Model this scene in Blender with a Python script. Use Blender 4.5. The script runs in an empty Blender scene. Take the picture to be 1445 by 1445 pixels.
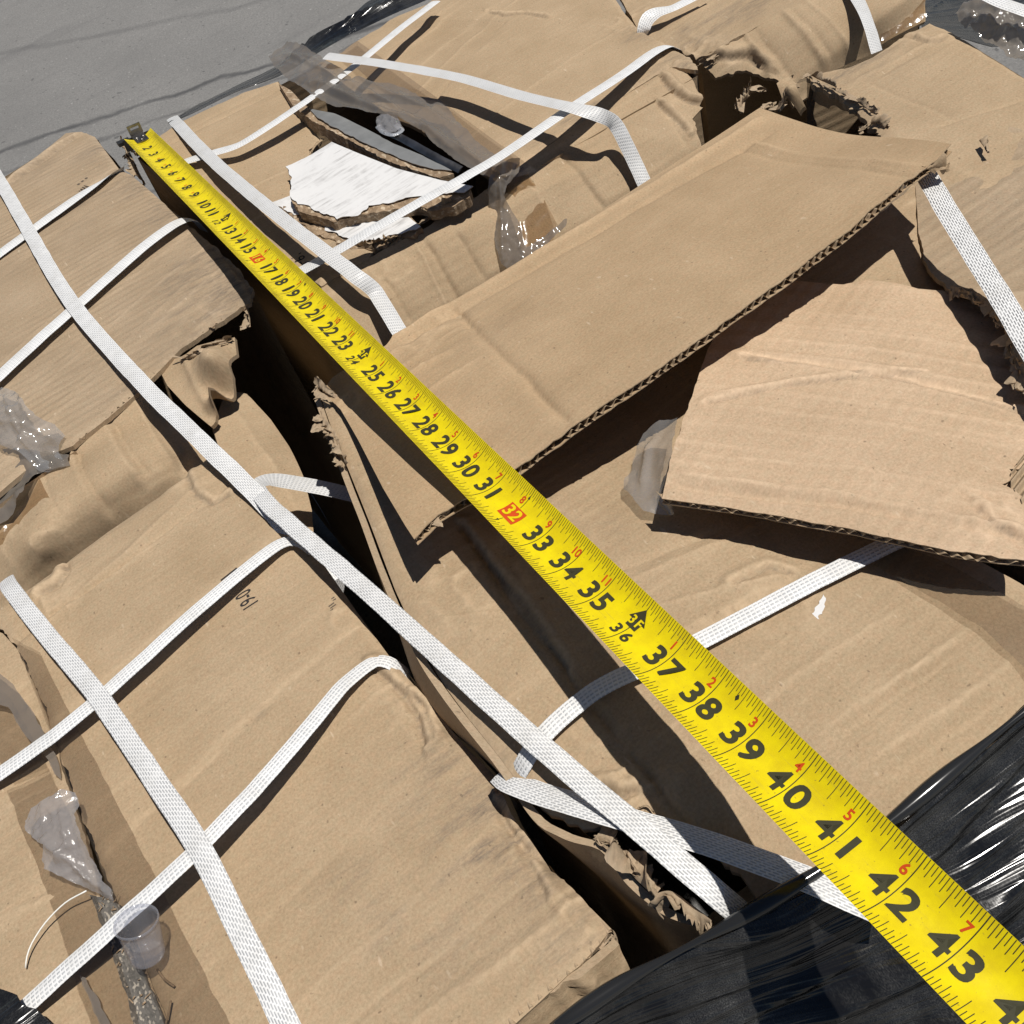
import bpy, math, random
import numpy as np
from mathutils import Vector, Matrix
from mathutils.geometry import delaunay_2d_cdt
from mathutils.bvhtree import BVHTree

SC = bpy.context.scene
COL = SC.collection

# ------------------------------------------------------------------ camera
F, CX, CH = 1445.0, 722.5, 0.466            # focal length in photo pixels, centre, height above the carton tops
_roll, _h, _ta = math.radians(19), 1600.0, -846.0
_n = np.array([math.sin(_roll), math.cos(_roll)])
_V = np.array([_n[0]*F*F/_h, _n[1]*F*F/_h, F]); _V /= np.linalg.norm(_V)
_Y = np.array([-_h*_n[0]+_n[1]*_ta, -_h*_n[1]-_n[0]*_ta, F]); _Y /= np.linalg.norm(_Y)
_Z = -_V
RW = np.array([np.cross(_Y, _Z), _Y, _Z])   # world = RW @ (right, down, forward)
CAM = np.array([0, 0, CH])
cam = bpy.data.cameras.new('camera'); co = bpy.data.objects.new('camera', cam); COL.objects.link(co)
rt, up, bk = RW @ [1, 0, 0], RW @ [0, -1, 0], RW @ [0, 0, -1]
co.matrix_world = Matrix(((rt[0], up[0], bk[0], 0), (rt[1], up[1], bk[1], 0), (rt[2], up[2], bk[2], CH), (0, 0, 0, 1)))
cam.sensor_width = 36; cam.lens = 36*F/1445; cam.clip_start = .02; cam.clip_end = 500
SC.camera = co
SC.render.resolution_x = SC.render.resolution_y = 1024

# ------------------------------------------------------------------ light
LD = RW @ np.array([(560-CX)/F, (1800-CX)/F, 1]); LD /= np.linalg.norm(LD)     # direction the sunlight travels
SUN_EL = math.asin(-LD[2]); SUN_AZ = math.atan2(-LD[0], -LD[1])                # azimuth clockwise from +Y
world = bpy.data.worlds.new('World'); SC.world = world; world.use_nodes = True
nt = world.node_tree
sky = nt.nodes.new('ShaderNodeTexSky'); sky.sky_type = 'NISHITA'; sky.sun_disc = False
sky.altitude = 2500; sky.dust_density = .3; sky.sun_elevation = SUN_EL; sky.sun_rotation = SUN_AZ
bg = nt.nodes['Background']; bg.inputs['Strength'].default_value = .05
nt.links.new(sky.outputs[0], bg.inputs[0])
sun = bpy.data.lights.new('sun', 'SUN'); sun.energy = 5.0; sun.angle = math.radians(.5); sun.color = (1, .955, .89)
so = bpy.data.objects.new('sun', sun); COL.objects.link(so)
so.rotation_euler = Vector(LD).to_track_quat('-Z', 'Y').to_euler()
so.location = (0, -1, 4)
SC.view_settings.view_transform = 'Standard'; SC.view_settings.look = 'None'
SC.view_settings.exposure = -0.19; SC.view_settings.gamma = 1
SC.render.engine = 'CYCLES'
SC.cycles.max_bounces = 8; SC.cycles.diffuse_bounces = 2; SC.cycles.transparent_max_bounces = 16

# ------------------------------------------------------------------ helpers: rays, noise
def ray(px, py): return RW @ np.array([(px-CX)/F, (py-CX)/F, 1.0])
def P(px, py, z=0.0):
    r = ray(px, py); return CAM + r*((z-CH)/r[2])
def PD(px, py, depth): return CAM + ray(px, py)*depth
def P3(p):
    if p[0] == 'w': return np.array(p[1:4], float)
    return P(p[0], p[1], p[2] if len(p) > 2 else 0.0)

def _hash(ix, iy, s):
    n = (ix*374761393 + iy*668265263 + s*974634777) & 0x7fffffff
    n = ((n ^ (n >> 13))*1274126177) & 0x7fffffff
    return ((n ^ (n >> 16)) & 0xffff)/65535.0
def vnoise(x, y, s=0):
    x = np.asarray(x, float); y = np.asarray(y, float)
    ix = np.floor(x).astype(np.int64); iy = np.floor(y).astype(np.int64)
    fx = x-ix; fy = y-iy
    fx = fx*fx*fx*(fx*(fx*6-15)+10); fy = fy*fy*fy*(fy*(fy*6-15)+10)
    a = _hash(ix, iy, s); b = _hash(ix+1, iy, s); c = _hash(ix, iy+1, s); d = _hash(ix+1, iy+1, s)
    return (a+(b-a)*fx)*(1-fy)+(c+(d-c)*fx)*fy
def fbm(x, y, s=0, o=4, g=.5):
    t = 0; a = 1.0; tot = 0
    for k in range(o):
        t = t+a*(vnoise(x*2**k+17.3*k, y*2**k+9.1*k, s+k)*2-1); tot += a; a *= g
    return t/tot
def ridged(x, y, s=0, o=4):
    t = 0; a = 1.0; tot = 0
    for k in range(o):
        t = t+a*(1-np.abs(vnoise(x*2**k+5.3*k, y*2**k+3.1*k, s+k)*2-1)*2); tot += a; a *= .5
    return t/tot

# ------------------------------------------------------------------ materials
def newmat(name):
    m = bpy.data.materials.new(name); m.use_nodes = True
    t = m.node_tree; return m, t, t.nodes['Principled BSDF']
def noise(t, vec, scale, detail=3, rough=.55, sx=1, sy=1, sz=1):
    mp = t.nodes.new('ShaderNodeMapping'); mp.inputs['Scale'].default_value = (sx, sy, sz)
    t.links.new(vec, mp.inputs['Vector'])
    n = t.nodes.new('ShaderNodeTexNoise'); n.inputs['Scale'].default_value = scale
    n.inputs['Detail'].default_value = detail; n.inputs['Roughness'].default_value = rough
    t.links.new(mp.outputs[0], n.inputs['Vector']); return n.outputs['Fac']
def rng(t, v, a, b, c, d):
    n = t.nodes.new('ShaderNodeMapRange'); n.inputs[1].default_value = a; n.inputs[2].default_value = b
    n.inputs[3].default_value = c; n.inputs[4].default_value = d
    t.links.new(v, n.inputs[0]); return n.outputs[0]
def mth(t, op, a, b=None):
    n = t.nodes.new('ShaderNodeMath'); n.operation = op
    for i, q in enumerate((a, b)):
        if q is None: continue
        if isinstance(q, (int, float)): n.inputs[i].default_value = q
        else: t.links.new(q, n.inputs[i])
    return n.outputs[0]
def mix(t, fac, a, b, blend='MIX'):
    n = t.nodes.new('ShaderNodeMix'); n.data_type = 'RGBA'; n.blend_type = blend
    for sk, q in ((n.inputs[0], fac), (n.inputs[6], a), (n.inputs[7], b)):
        if isinstance(q, (int, float)): sk.default_value = q
        elif isinstance(q, tuple): sk.default_value = (*q, 1) if len(q) == 3 else q
        else: t.links.new(q, sk)
    return n.outputs[2]
def uvw(t): return t.nodes.new('ShaderNodeTexCoord').outputs['UV']
def attr(t, name):
    a = t.nodes.new('ShaderNodeAttribute'); a.attribute_name = name; return a.outputs['Fac']
def bump(t, h, dist, strength=1.0, nrm=None):
    b = t.nodes.new('ShaderNodeBump'); b.inputs['Distance'].default_value = dist; b.inputs['Strength'].default_value = strength
    t.links.new(h, b.inputs['Height'])
    if nrm is not None: t.links.new(nrm, b.inputs['Normal'])
    return b.outputs[0]

def kraft(name, col=(.432, .325, .213), flute=0.0, ang=0.0, tone=1.0, crease=.12, soil=.28):
    m, t, b = newmat(name); v = uvw(t)
    c1 = tuple(c*tone for c in col); c2 = tuple(c*tone*k for c, k in zip(col, (.74, .73, .70)))
    f1 = noise(t, v, 620, 4, .75); f2 = noise(t, v, 17, 5, .65); f3 = noise(t, v, 1, 3, .6, 30, 260); f4 = noise(t, v, 260, 3, .6)
    c = mix(t, rng(t, f1, .30, .66, 0, 1), c2, tuple(x*1.06 for x in c1))
    c = mix(t, 1.0, c, mix(t, rng(t, f2, .3, .7, 0, 1), (.88, .86, .83), (1.06, 1.06, 1.07)), 'MULTIPLY')
    c = mix(t, .45, c, mix(t, rng(t, f4, .3, .7, 0, 1), (1.07, .97, .92), (.95, 1.02, 1.0)), 'MULTIPLY')
    c = mix(t, .35, c, mix(t, rng(t, f3, .35, .65, 0, 1), (.94, .935, .93), (1.05, 1.05, 1.05)), 'MULTIPLY')
    sp = noise(t, v, 330, 2, .4)
    c = mix(t, rng(t, sp, .70, .76, 0, .55), c, (.12, .085, .055))
    sp2 = noise(t, v, 260, 2, .4, 1, .35)
    c = mix(t, rng(t, sp2, .71, .77, 0, .4), c, (.64, .52, .38))
    # handling: large soft soiling, and fine crease lines running with the flutes
    s1 = mth(t, 'MULTIPLY', rng(t, noise(t, v, 8, 6, .72), .50, .72, 0, soil), rng(t, noise(t, v, 1, 4, .7, 50, 90), .35, .65, .3, 1))
    c = mix(t, s1, c, tuple(x*k for x, k in zip(c1, (.60, .585, .575))))
    ln = noise(t, v, 1, 2, .45, 2.2, 75); msk = rng(t, noise(t, v, 6, 3, .6), .42, .62, .05, 1)
    la = rng(t, mth(t, 'ABSOLUTE', mth(t, 'SUBTRACT', ln, .52)), .0, .012, 1, 0)
    lb = rng(t, mth(t, 'ABSOLUTE', mth(t, 'SUBTRACT', ln, .495)), .0, .011, 1, 0)
    la = mth(t, 'MULTIPLY', la, msk); lb = mth(t, 'MULTIPLY', lb, msk)
    c = mix(t, mth(t, 'MULTIPLY', la, crease*.75), c, tuple(min(1, x*1.36) for x in c1))
    c = mix(t, mth(t, 'MULTIPLY', lb, crease*.15), c, tuple(x*.62 for x in c1))
    # abrasion along creases, grime and painted crease shade where the sheet carries them
    w = mth(t, 'MULTIPLY', attr(t, 'wear'), rng(t, noise(t, v, 240, 3, .6), .3, .62, .2, 1))
    c = mix(t, w, c, tuple(min(1, x*1.36) for x in c1))
    dn = rng(t, noise(t, v, 1, 6, .8, 60, 330), .42, .62, 0, 1)
    d = mth(t, 'MULTIPLY', attr(t, 'dirt_and_shade'), mth(t, 'ADD', mth(t, 'MULTIPLY', dn, .8), .2))
    d = mth(t, 'MINIMUM', d, .85)
    c = mix(t, d, c, (.115, .098, .085))
    t.links.new(c, b.inputs['Base Color'])
    b.inputs['Roughness'].default_value = .82; b.inputs['Specular IOR Level'].default_value = .18
    nb = bump(t, f1, .00035, .6)
    nb = bump(t, noise(t, v, 60, 4, .6), .0009, .3, nb)
    nb = bump(t, la, .0009, crease, nb)
    if flute:
        mp = t.nodes.new('ShaderNodeMapping'); mp.inputs['Rotation'].default_value = (0, 0, ang); t.links.new(v, mp.inputs['Vector'])
        wv = t.nodes.new('ShaderNodeTexWave'); wv.bands_direction = 'Y'; wv.inputs['Scale'].default_value = 2*math.pi/20/.0085
        wv.inputs['Distortion'].default_value = .6; wv.inputs['Detail'].default_value = 1; wv.inputs['Detail Scale'].default_value = .4
        t.links.new(mp.outputs[0], wv.inputs['Vector'])
        hh = mth(t, 'MULTIPLY', wv.outputs['Fac'], rng(t, noise(t, v, 9, 3, .5), .35, .65, .1, 1))
        nb = bump(t, hh, flute, 1, nb)
    t.links.new(nb, b.inputs['Normal'])
    return m

M = {}
M['kraft'] = kraft('kraft_board', flute=.00025)
M['kraft_flute'] = kraft('kraft_board_washboard', col=(.395, .303, .208), flute=.0008, crease=.38, soil=.6)
M['kraft_light'] = kraft('kraft_board_inner_liner', col=(.535, .398, .272), flute=.0004, ang=-.33, crease=.15, soil=.3)
M['kraft_smooth'] = kraft('kraft_board_fresh', col=(.465, .338, .212), flute=.0001, crease=.12, soil=.35)
M['kraft_core'] = kraft('kraft_torn_core', col=(.43, .33, .225), crease=0)
M['kraft_gray'] = kraft('kraft_weathered_paper', col=(.43, .335, .235), crease=0)

def plain(name, col, rough=.5, spec=.5, metal=0, bscale=0, bdist=.0003, var=.0, vscale=80):
    m, t, b = newmat(name)
    b.inputs['Base Color'].default_value = (*col, 1); b.inputs['Roughness'].default_value = rough
    b.inputs['Specular IOR Level'].default_value = spec; b.inputs['Metallic'].default_value = metal
    oc = t.nodes.new('ShaderNodeTexCoord').outputs['Object']
    if var: t.links.new(mix(t, rng(t, noise(t, oc, vscale, 4, .6), .3, .7, 0, 1), tuple(c*(1-var) for c in col), col), b.inputs['Base Color'])
    if bscale: t.links.new(bump(t, noise(t, oc, bscale, 3, .6), bdist), b.inputs['Normal'])
    return m

def strap_mat(name, pitch, per, shift, base=.76, gap=.30, fill=.27, skew=0.0):
    m, t, b = newmat(name); v = uvw(t)
    sep = t.nodes.new('ShaderNodeSeparateXYZ'); t.links.new(v, sep.inputs[0])
    row = mth(t, 'DIVIDE', sep.outputs[1], pitch); rid = mth(t, 'FLOOR', row); rf = mth(t, 'ABSOLUTE', mth(t, 'SUBTRACT', mth(t, 'SUBTRACT', row, rid), .5))
    x = mth(t, 'ADD', mth(t, 'ADD', mth(t, 'DIVIDE', sep.outputs[0], per), mth(t, 'MULTIPLY', rid, shift)), mth(t, 'MULTIPLY', row, skew))
    x = mth(t, 'ADD', x, mth(t, 'MULTIPLY', noise(t, v, 300, 2), .25))
    xf = mth(t, 'ABSOLUTE', mth(t, 'SUBTRACT', mth(t, 'FRACT', x), .5))
    dash = mth(t, 'MULTIPLY', rng(t, xf, fill-.06, fill+.07, 1, 0), rng(t, rf, .10, .30, 1, 0))
    dash = mth(t, 'MULTIPLY', dash, rng(t, noise(t, v, 120, 3), .3, .55, .55, 1))
    h = mth(t, 'SUBTRACT', 1.0, dash)
    c = mix(t, dash, (base, base, base*.99), (gap, gap*1.03, gap*1.06))
    c = mix(t, rng(t, noise(t, v, 38, 6, .75), .48, .72, 0, .45), c, (.47, .455, .42))
    c = mix(t, rng(t, noise(t, v, 420, 2, .4), .73, .78, 0, .8), c, (.09, .09, .09))
    t.links.new(c, b.inputs['Base Color'])
    b.inputs['Roughness'].default_value = .42; b.inputs['Specular IOR Level'].default_value = .4
    t.links.new(bump(t, h, .0004, .8), b.inputs['Normal'])
    return m
M['strap_twill'] = strap_mat('strap_twill_weave', .00118, .0038, .36, base=.77, gap=.44, fill=.36)
M['strap_cord'] = strap_mat('strap_cord_weave', .0020, .0026, .12, base=.79, gap=.52, fill=.33)
M['strap_open'] = strap_mat('strap_open_weave', .00130, .0042, .40, base=.78, gap=.14, fill=.38)
M['strap_grey'] = strap_mat('strap_weathered_weave', .0015, .0028, .2, base=.64, gap=.46)

def film(name, tint=(.9, .9, .9), diff=(.6, .6, .6), kd=.22, kg=.14, rough=.12, bs=220, bd=.0005):
    m, t, b = newmat(name); out = t.nodes['Material Output']; t.nodes.remove(b)
    oc = t.nodes.new('ShaderNodeTexCoord').outputs['Object']
    nb = bump(t, noise(t, oc, bs, 4, .6), bd)
    tr = t.nodes.new('ShaderNodeBsdfTransparent'); tr.inputs[0].default_value = (*tint, 1)
    df = t.nodes.new('ShaderNodeBsdfDiffuse'); df.inputs[0].default_value = (*diff, 1)
    tl = t.nodes.new('ShaderNodeBsdfTranslucent'); tl.inputs[0].default_value = (*diff, 1)
    gl = t.nodes.new('ShaderNodeBsdfGlossy'); gl.inputs['Roughness'].default_value = rough
    for q in (df, tl, gl): t.links.new(nb, q.inputs['Normal'])
    m0 = t.nodes.new('ShaderNodeMixShader'); m0.inputs[0].default_value = .4
    t.links.new(df.outputs[0], m0.inputs[1]); t.links.new(tl.outputs[0], m0.inputs[2])
    m1 = t.nodes.new('ShaderNodeMixShader'); m1.inputs[0].default_value = kd
    t.links.new(tr.outputs[0], m1.inputs[1]); t.links.new(m0.outputs[0], m1.inputs[2])
    fr = t.nodes.new('ShaderNodeLayerWeight'); fr.inputs['Blend'].default_value = .5; t.links.new(nb, fr.inputs['Normal'])
    fk = mth(t, 'ADD', mth(t, 'MULTIPLY', mth(t, 'POWER', fr.outputs['Facing'], 4.0), .6), kg)
    m2 = t.nodes.new('ShaderNodeMixShader'); t.links.new(fk, m2.inputs[0])
    t.links.new(m1.outputs[0], m2.inputs[1]); t.links.new(gl.outputs[0], m2.inputs[2])
    t.links.new(m2.outputs[0], out.inputs[0]); return m
M['film'] = film('clear_film', kd=.36, kg=.10, rough=.13, bd=.0002)
M['film_milky'] = film('milky_bag_film', (.86, .86, .88), (.66, .65, .66), .44, .09, .11, 260, .0009)
M['film_smoky'] = film('smoky_tape_film', (.76, .72, .67), (.34, .305, .265), .60, .07, .09, 120, .0003)
M['tape'] = film('packing_tape', (.845, .82, .785), (.2, .17, .14), .10, .045, .28, 40, .0004)
M['tape_gloss'] = film('glossy_packing_tape', (.85, .78, .68), (.2, .16, .12), .08, .06, .14, 60, .0005)
M['cup'] = film('clear_cup_plastic', (.90, .91, .95), (.6, .62, .68), .22, .05, .08, 10, .0001)

def wrap_mat():
    m, t, b = newmat('black_stretch_film'); v = uvw(t)
    b.inputs['Specular IOR Level'].default_value = .55
    sp = noise(t, v, 1700, 2, .5); dust = noise(t, v, 22, 6, .75)
    d = mth(t, 'MULTIPLY', rng(t, sp, .40, .72, .15, .8), rng(t, dust, .40, .74, 0, 1))
    t.links.new(mix(t, d, (.008, .008, .0085), (.13, .13, .125)), b.inputs['Base Color'])
    t.links.new(rng(t, d, 0, 1, .13, .5), b.inputs['Roughness'])
    nb = bump(t, noise(t, v, 1, 2, .5, 2.0, 42), .011, .8)
    nb = bump(t, noise(t, v, 1, 3, .55, 3.0, 170), .0045, .8, nb)
    t.links.new(nb, b.inputs['Normal']); return m
M['wrap'] = wrap_mat()

def chip_mat(name, a, b_, c_, scale=520):
    m, t, b = newmat(name); oc = t.nodes.new('ShaderNodeTexCoord').outputs['Object']
    vo = t.nodes.new('ShaderNodeTexVoronoi'); vo.inputs['Scale'].default_value = scale
    mp = t.nodes.new('ShaderNodeMapping'); mp.inputs['Scale'].default_value = (1, .6, 1.6); t.links.new(oc, mp.inputs[0]); t.links.new(mp.outputs[0], vo.inputs['Vector'])
    sep = t.nodes.new('ShaderNodeSeparateColor'); t.links.new(vo.outputs['Color'], sep.inputs[0])
    c = mix(t, sep.outputs[0], a, b_)
    c = mix(t, rng(t, sep.outputs[1], .86, .9, 0, 1), c, c_)
    c = mix(t, rng(t, noise(t, oc, 60, 4), .35, .65, 0, .5), c, tuple(x*.5 for x in a))
    t.links.new(c, b.inputs['Base Color']); b.inputs['Roughness'].default_value = .85
    nb = bump(t, sep.outputs[2], .0009, .8); nb = bump(t, noise(t, oc, 300, 4, .7), .001, .7, nb)
    t.links.new(nb, b.inputs['Normal']); return m
M['chip'] = chip_mat('grey_particle_board', (.10, .092, .08), (.19, .172, .15), (.42, .37, .30), 1150)
M['fibre'] = chip_mat('brown_fibre_core', (.25, .17, .10), (.42, .30, .19), (.55, .44, .31), 420)

def laminate():
    m, t, b = newmat('white_laminate'); v = uvw(t)
    n = noise(t, v, 30, 5, .7); sc = noise(t, v, 1, 3, .6, 30, 260)
    s = mth(t, 'MULTIPLY', rng(t, n, .42, .64, 0, 1), rng(t, sc, .46, .62, 0, .9))
    t.links.new(mix(t, s, (.70, .695, .685), (.40, .39, .38)), b.inputs['Base Color'])
    b.inputs['Roughness'].default_value = .5
    t.links.new(bump(t, noise(t, v, 140, 4, .7), .0006, .6), b.inputs['Normal']); return m
M['laminate'] = laminate()
M['grey_face'] = plain('grey_painted_face', (.21, .215, .215), .55, var=.25, vscale=60)
M['ink'] = plain('black_box_ink', (.035, .032, .032), .8, .1)
M['ink_faint'] = plain('faded_box_ink', (.12, .095, .075), .8, .1)
M['white_plastic'] = plain('white_plastic', (.34, .36, .39), .22, bscale=160, bdist=.002, var=.4)
M['fibre_white'] = plain('white_nylon', (.85, .84, .78), .3)
M['steel'] = plain('worn_steel', (.34, .32, .30), .38, .5, 1, bscale=300, var=.5)
M['steel_dark'] = plain('dark_steel', (.06, .055, .05), .45, .5, .6, var=.4)

def yellow():
    m, t, b = newmat('tape_blade_yellow'); v = uvw(t)
    n = noise(t, v, 90, 5, .65); s = noise(t, v, 700, 2, .5)
    c = mix(t, rng(t, n, .35, .7, 0, .9), (.79, .645, .003), (.63, .48, .006))
    c = mix(t, rng(t, s, .68, .75, 0, .7), c, (.3, .22, .03))
    sc = noise(t, v, 1, 4, .7, 25, 900)
    c = mix(t, mth(t, 'MULTIPLY', rng(t, sc, .58, .70, 0, .5), rng(t, n, .4, .6, .2, 1)), c, (.42, .32, .05))
    t.links.new(c, b.inputs['Base Color']); b.inputs['Roughness'].default_value = .36
    b.inputs['Specular IOR Level'].default_value = .38
    b.inputs['Coat Weight'].default_value = .12; b.inputs['Coat Roughness'].default_value = .28
    t.links.new(bump(t, noise(t, v, 160, 3, .6), .00025, .5), b.inputs['Normal']); return m
M['yellow'] = yellow()
M['tape_ink'] = plain('tape_black_ink', (.05, .047, .022), .5, .3, var=.2, vscale=500)
M['tape_red'] = plain('tape_red_ink', (.62, .075, .012), .5, .3, var=.12, vscale=400)
M['tape_red_faint'] = plain('tape_red_ink_worn', (.66, .23, .02), .5, .3)

def asphalt():
    m, t, b = newmat('worn_concrete_yard'); oc = t.nodes.new('ShaderNodeTexCoord').outputs['Object']
    f1 = noise(t, oc, 190, 4, .8); f2 = noise(t, oc, 3.2, 5, .6); f3 = noise(t, oc, 1, 4, .6, 1.2, 14)
    c = mix(t, rng(t, f2, .3, .7, 0, 1), (.215, .210, .200), (.275, .268, .255))
    c = mix(t, rng(t, f1, .35, .65, 0, .8), c, (.135, .133, .13))
    c = mix(t, rng(t, noise(t, oc, 90, 2, .4), .70, .76, 0, .8), c, (.33, .325, .31))
    c = mix(t, rng(t, noise(t, oc, 70, 2, .4), .71, .76, 0, .7), c, (.07, .07, .07))
    c = mix(t, rng(t, f3, .56, .72, 0, .35), c, (.115, .113, .112))
    # tar seams: meandering dark lines crossing the yard
    sep = t.nodes.new('ShaderNodeSeparateXYZ'); t.links.new(oc, sep.inputs[0])
    wob = mth(t, 'MULTIPLY', mth(t, 'SUBTRACT', noise(t, oc, 2.4, 5, .6), .5), .2)
    for (a0, b0, w, k) in TAR:
        d = mth(t, 'SUBTRACT', mth(t, 'ADD', sep.outputs[1], wob), mth(t, 'ADD', mth(t, 'MULTIPLY', sep.outputs[0], a0), b0))
        d = mth(t, 'ABSOLUTE', d)
        fac = mth(t, 'MULTIPLY', rng(t, d, w*.25, w, k, 0), rng(t, noise(t, oc, 5, 3), .25, .55, .35, 1))
        c = mix(t, fac, c, (.06, .06, .062))
    t.links.new(c, b.inputs['Base Color']); b.inputs['Roughness'].default_value = .9
    t.links.new(bump(t, f1, .004, .6), b.inputs['Normal']); return m

# ------------------------------------------------------------------ object helpers
def tag(o, label=None, cat=None, group=None, kind=None):
    if label: o['label'] = label
    if cat: o['category'] = cat
    if group: o['group'] = group
    if kind: o['kind'] = kind
    return o
def thing(name, label, cat, loc=(0, 0, 0), group=None):
    o = bpy.data.objects.new(name, None); COL.objects.link(o); o.location = [float(x) for x in loc]
    o.empty_display_size = .03
    return tag(o, label, cat, group)
def link(name, me, mats, parent=None):
    o = bpy.data.objects.new(name, me); COL.objects.link(o)
    for m in (mats if isinstance(mats, (list, tuple)) else [mats]): me.materials.append(M[m])
    if parent is not None:
        o.parent = parent; o.matrix_parent_inverse = Matrix.Translation(parent.location).inverted()
    return o
def mesh(name, verts, faces, smooth=True, uv=None, mi=None, attrs=None):
    me = bpy.data.meshes.new(name)
    me.from_pydata([tuple(map(float, v)) for v in verts], [], [tuple(map(int, f)) for f in faces])
    if smooth is not None:
        sm = np.ones(len(faces), bool) if smooth is True else (np.zeros(len(faces), bool) if smooth is False else np.asarray(smooth))
        me.polygons.foreach_set('use_smooth', sm)
    if mi is not None: me.polygons.foreach_set('material_index', np.asarray(mi, np.int32))
    if uv is not None:
        l = me.uv_layers.new(name='UVMap'); idx = np.empty(len(me.loops), np.int32); me.loops.foreach_get('vertex_index', idx)
        l.data.foreach_set('uv', np.asarray(uv, np.float32)[idx].ravel())
    for k, a in (attrs or {}).items():
        at = me.attributes.new(k, 'FLOAT', 'POINT'); at.data.foreach_set('value', np.asarray(a, np.float32))
    me.validate(); me.update(); return me

def tps_fit(uv, h, lam=1e-9):
    n = len(uv); d = np.linalg.norm(uv[:, None]-uv[None], axis=2)+1e-12
    K = d*d*np.log(d)+np.eye(n)*lam; Pm = np.c_[np.ones(n), uv]
    A = np.zeros((n+3, n+3)); A[:n, :n] = K; A[:n, n:] = Pm; A[n:, :n] = Pm.T
    w = np.linalg.lstsq(A, np.r_[h, 0, 0, 0], rcond=None)[0]
    def f(q):
        d = np.linalg.norm(q[:, None]-uv[None], axis=2)+1e-12
        return (d*d*np.log(d)) @ w[:n] + w[n] + q @ w[n+1:]
    return f
def inpoly(q, poly):
    x, y = q[:, 0], q[:, 1]; c = np.zeros(len(q), bool); n = len(poly); j = n-1
    for i in range(n):
        xi, yi = poly[i]; xj, yj = poly[j]
        if yi != yj: c ^= ((yi > y) != (yj > y)) & (x < (xj-xi)*(y-yi)/(yj-yi)+xi)
        j = i
    return c
def polydist(q, poly):
    best = np.full(len(q), 1e9); n = len(poly)
    for i in range(n):
        a = poly[i]; b = poly[(i+1) % n]; ab = b-a; L = ab @ ab+1e-15
        tt = np.clip(((q-a) @ ab)/L, 0, 1); best = np.minimum(best, np.linalg.norm(q-(a+tt[:, None]*ab), axis=1))
    return best

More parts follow.
